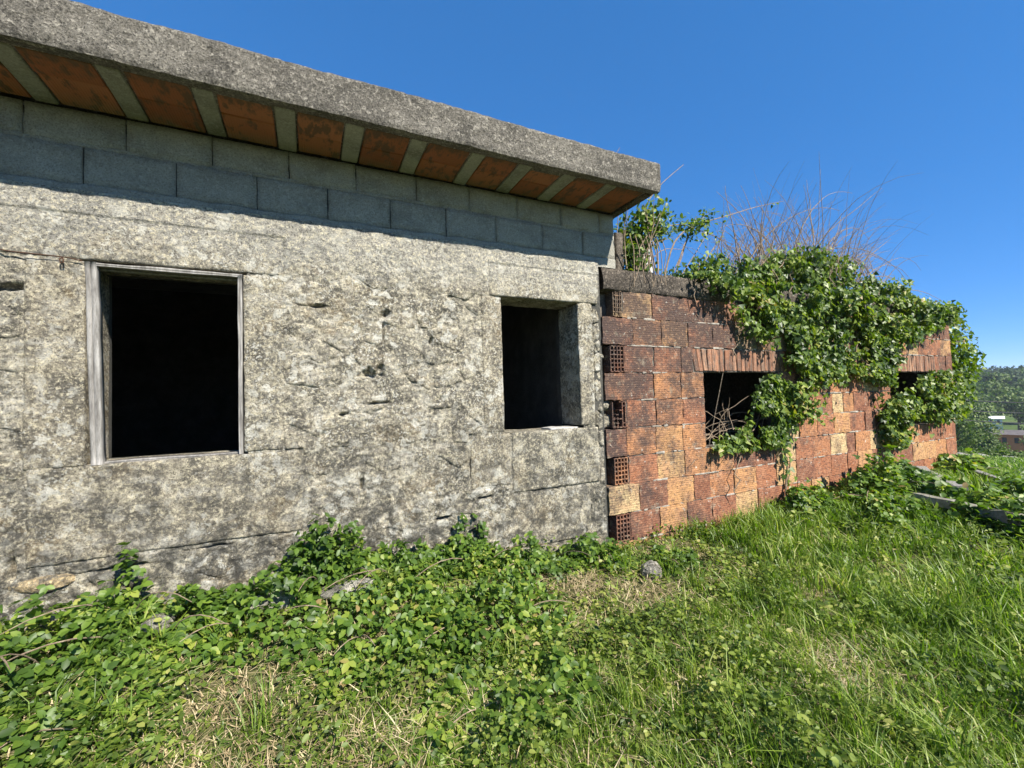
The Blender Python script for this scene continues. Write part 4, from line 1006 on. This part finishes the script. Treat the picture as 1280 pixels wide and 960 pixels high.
def far_house(label, az, s, wd, dp, h, wm, rm, zoff=0):
    x, y = polar(az, s); z = tz(x, y)+zoff; t = math.radians(az); ux, uy = math.cos(t), -math.sin(t); vx, vy = math.sin(t), math.cos(t)
    W_ = lambda a, b, c: (x+a*ux+b*vx, y+a*uy+b*vy, z+c)
    root = thing("far_house", label, "house", (x, y, z)); m = MB()
    m.add([W_(a, b, c) for c in (-1.5, h) for b in (0, dp) for a in (-wd/2, wd/2)], [(0, 2, 3, 1), (4, 5, 7, 6), (0, 1, 5, 4), (2, 6, 7, 3), (0, 4, 6, 2), (1, 3, 7, 5)]); m.build("wall", wm, root)
    m = MB(); e = .5; rh = h+wd*.16
    m.add([W_(-wd/2-e, -e, h+.02), W_(wd/2+e, -e, h+.02), W_(wd/2+e, dp+e, h+.02), W_(-wd/2-e, dp+e, h+.02), W_(-wd/2-e, dp/2, rh), W_(wd/2+e, dp/2, rh)], [(0, 1, 5, 4), (2, 3, 4, 5), (0, 4, 3), (1, 2, 5), (0, 3, 2, 1)]); m.build("roof", rm, root)
    for k in range(3):
        m = MB(); a = -wd*.32+k*wd*.32; m.add([W_(a+p, b, q) for q in (h*.3, h*.75) for b in (-.06, .05) for p in (-wd*.06, wd*.06)], [(0, 2, 3, 1), (4, 5, 7, 6), (0, 1, 5, 4), (2, 6, 7, 3), (0, 4, 6, 2), (1, 3, 7, 5)]); m.build("window", M_GLASS, root)
far_house("small orange walled house with dark roof beyond the field at right", 74.3, 145, 5.5, 6, 2.6, M_ORW, M_RF, 1.2)
far_house("white house with pale sheet roof among trees at the photo's right edge", 75.9, 205, 6, 7, 2.2, M_WHW, M_RFW, 4.5)
far_house("low pale shed half hidden by trees in the valley", 73.6, 175, 4, 4, 1.6, M_WHW, M_RFW, 3.6)
# country road
rp = [polar(a, 118+2*math.sin(a)) for a in np.linspace(71, 84, 40)]; V = []; F = []
for i, (x, y) in enumerate(rp):
    t = math.radians(71+13*i/39)
    for d in (-3, 3): V.append((x+math.sin(t)*d, y+math.cos(t)*d, tz(x+math.sin(t)*d, y+math.cos(t)*d)+.25))
F = [(2*i, 2*i+1, 2*i+3, 2*i+2) for i in range(39)]
tag(obj("road", V, F, mat_simple("pale_dirt_road", [(.3, (.30, .25, .18)), (.7, (.40, .34, .26))], 2)), kind='structure')
# hedge bank of stones at the field's far edge
M_FST = mat_stone("field_wall_stone", (.34, .33, .30), .8, .5)
fw = thing("field_wall", "tumbled grey stone wall along the far edge of the green field", "wall", (*polar(73.5, 30), tz(*polar(73.5, 30))))
for i in range(46):
    az = 69.5+i*.16+random.uniform(-.04, .04); s = 30+random.uniform(-.5, .5)+i*.02; x, y = polar(az, s); r = random.uniform(.10, .26)
    rock("stone", None, None, (x, y, tz(x, y)+r*.35+.05), (r*1.3, r, r*.8), M_FST, i*3.7, fw)
hb = []
for i in range(30):
    az = 69+i*.27; x, y = polar(az, 31.5+random.uniform(-.6, .6)); P, N = crown_pts(120, (x, y, tz(x, y)+.25), (.5, .5, .42), 6, .5); hb.append((P, N))
P = np.concatenate([p for p, _ in hb]); N = np.concatenate([q for _, q in hb]); n = len(P)
V, T = leaves(LEAF, P, rv(n), N+.4*rv(n), RNG.uniform(.08, .18, n)); hd = tri_obj("field_hedge", V, T, M_TREE, None, label="low dark hedge behind the tumbled field wall"); tag(hd, None, "hedge")
# overhead cables
for i, (t0, t1) in enumerate([(-.0246, -.029), (-.0411, -.0446), (-.0564, -.0602)]):
    a0, a1, s0, s1 = 66, 80, 60, 62; sl0 = (t1-t0)/3.0; pts = []
    for k in range(25):
        az = a0+(a1-a0)*k/24; s = s0+(s1-s0)*k/24; x, y = polar(az, s); sag = .25*(4*(k/24-.5)**2)-.08
        pts.append((x, y, 1.5+s*(t0+sl0*(az-72.5))+sag))
    m = MB(); m.tube(pts, .045, 5)
    tag(m.build("power_cable", M_RF), ["topmost of the three dark cables crossing the valley at right", "middle one of the three dark cables crossing the valley at right", "lowest of the three dark cables crossing the valley at right"][i], "cable", "overhead cables")
for az, s in ((66, 60), (80, 62)):
    x, y = polar(az, s); m = MB(); m.tube([(x, y, tz(x, y)-.5), (x, y, .6)], [.16, .10], 8); 
    r_ = thing("utility_pole", "grey pole carrying the three cables", "pole", (x, y, tz(x, y)), "utility poles"); m.build("mast", M_TBARK, r_)

# valley haze
m = MB(); m.box(-920, 3520, -1520, 2520, -22, 45)
hz = m.build("haze", None); hz.data.materials.clear()
hm_ = bpy.data.materials.new("valley_air"); hm_.use_nodes = True; hm_.node_tree.nodes.remove(hm_.node_tree.nodes["Principled BSDF"])
pv = hm_.node_tree.nodes.new("ShaderNodeVolumePrincipled"); pv.inputs['Color'].default_value = (.80, .88, 1, 1); pv.inputs['Density'].default_value = .0003
hm_.node_tree.links.new(pv.outputs[0], hm_.node_tree.nodes["Material Output"].inputs['Volume']); hz.data.materials.append(hm_); tag(hz, "thin bluish haze over the valley", None, None, "stuff")
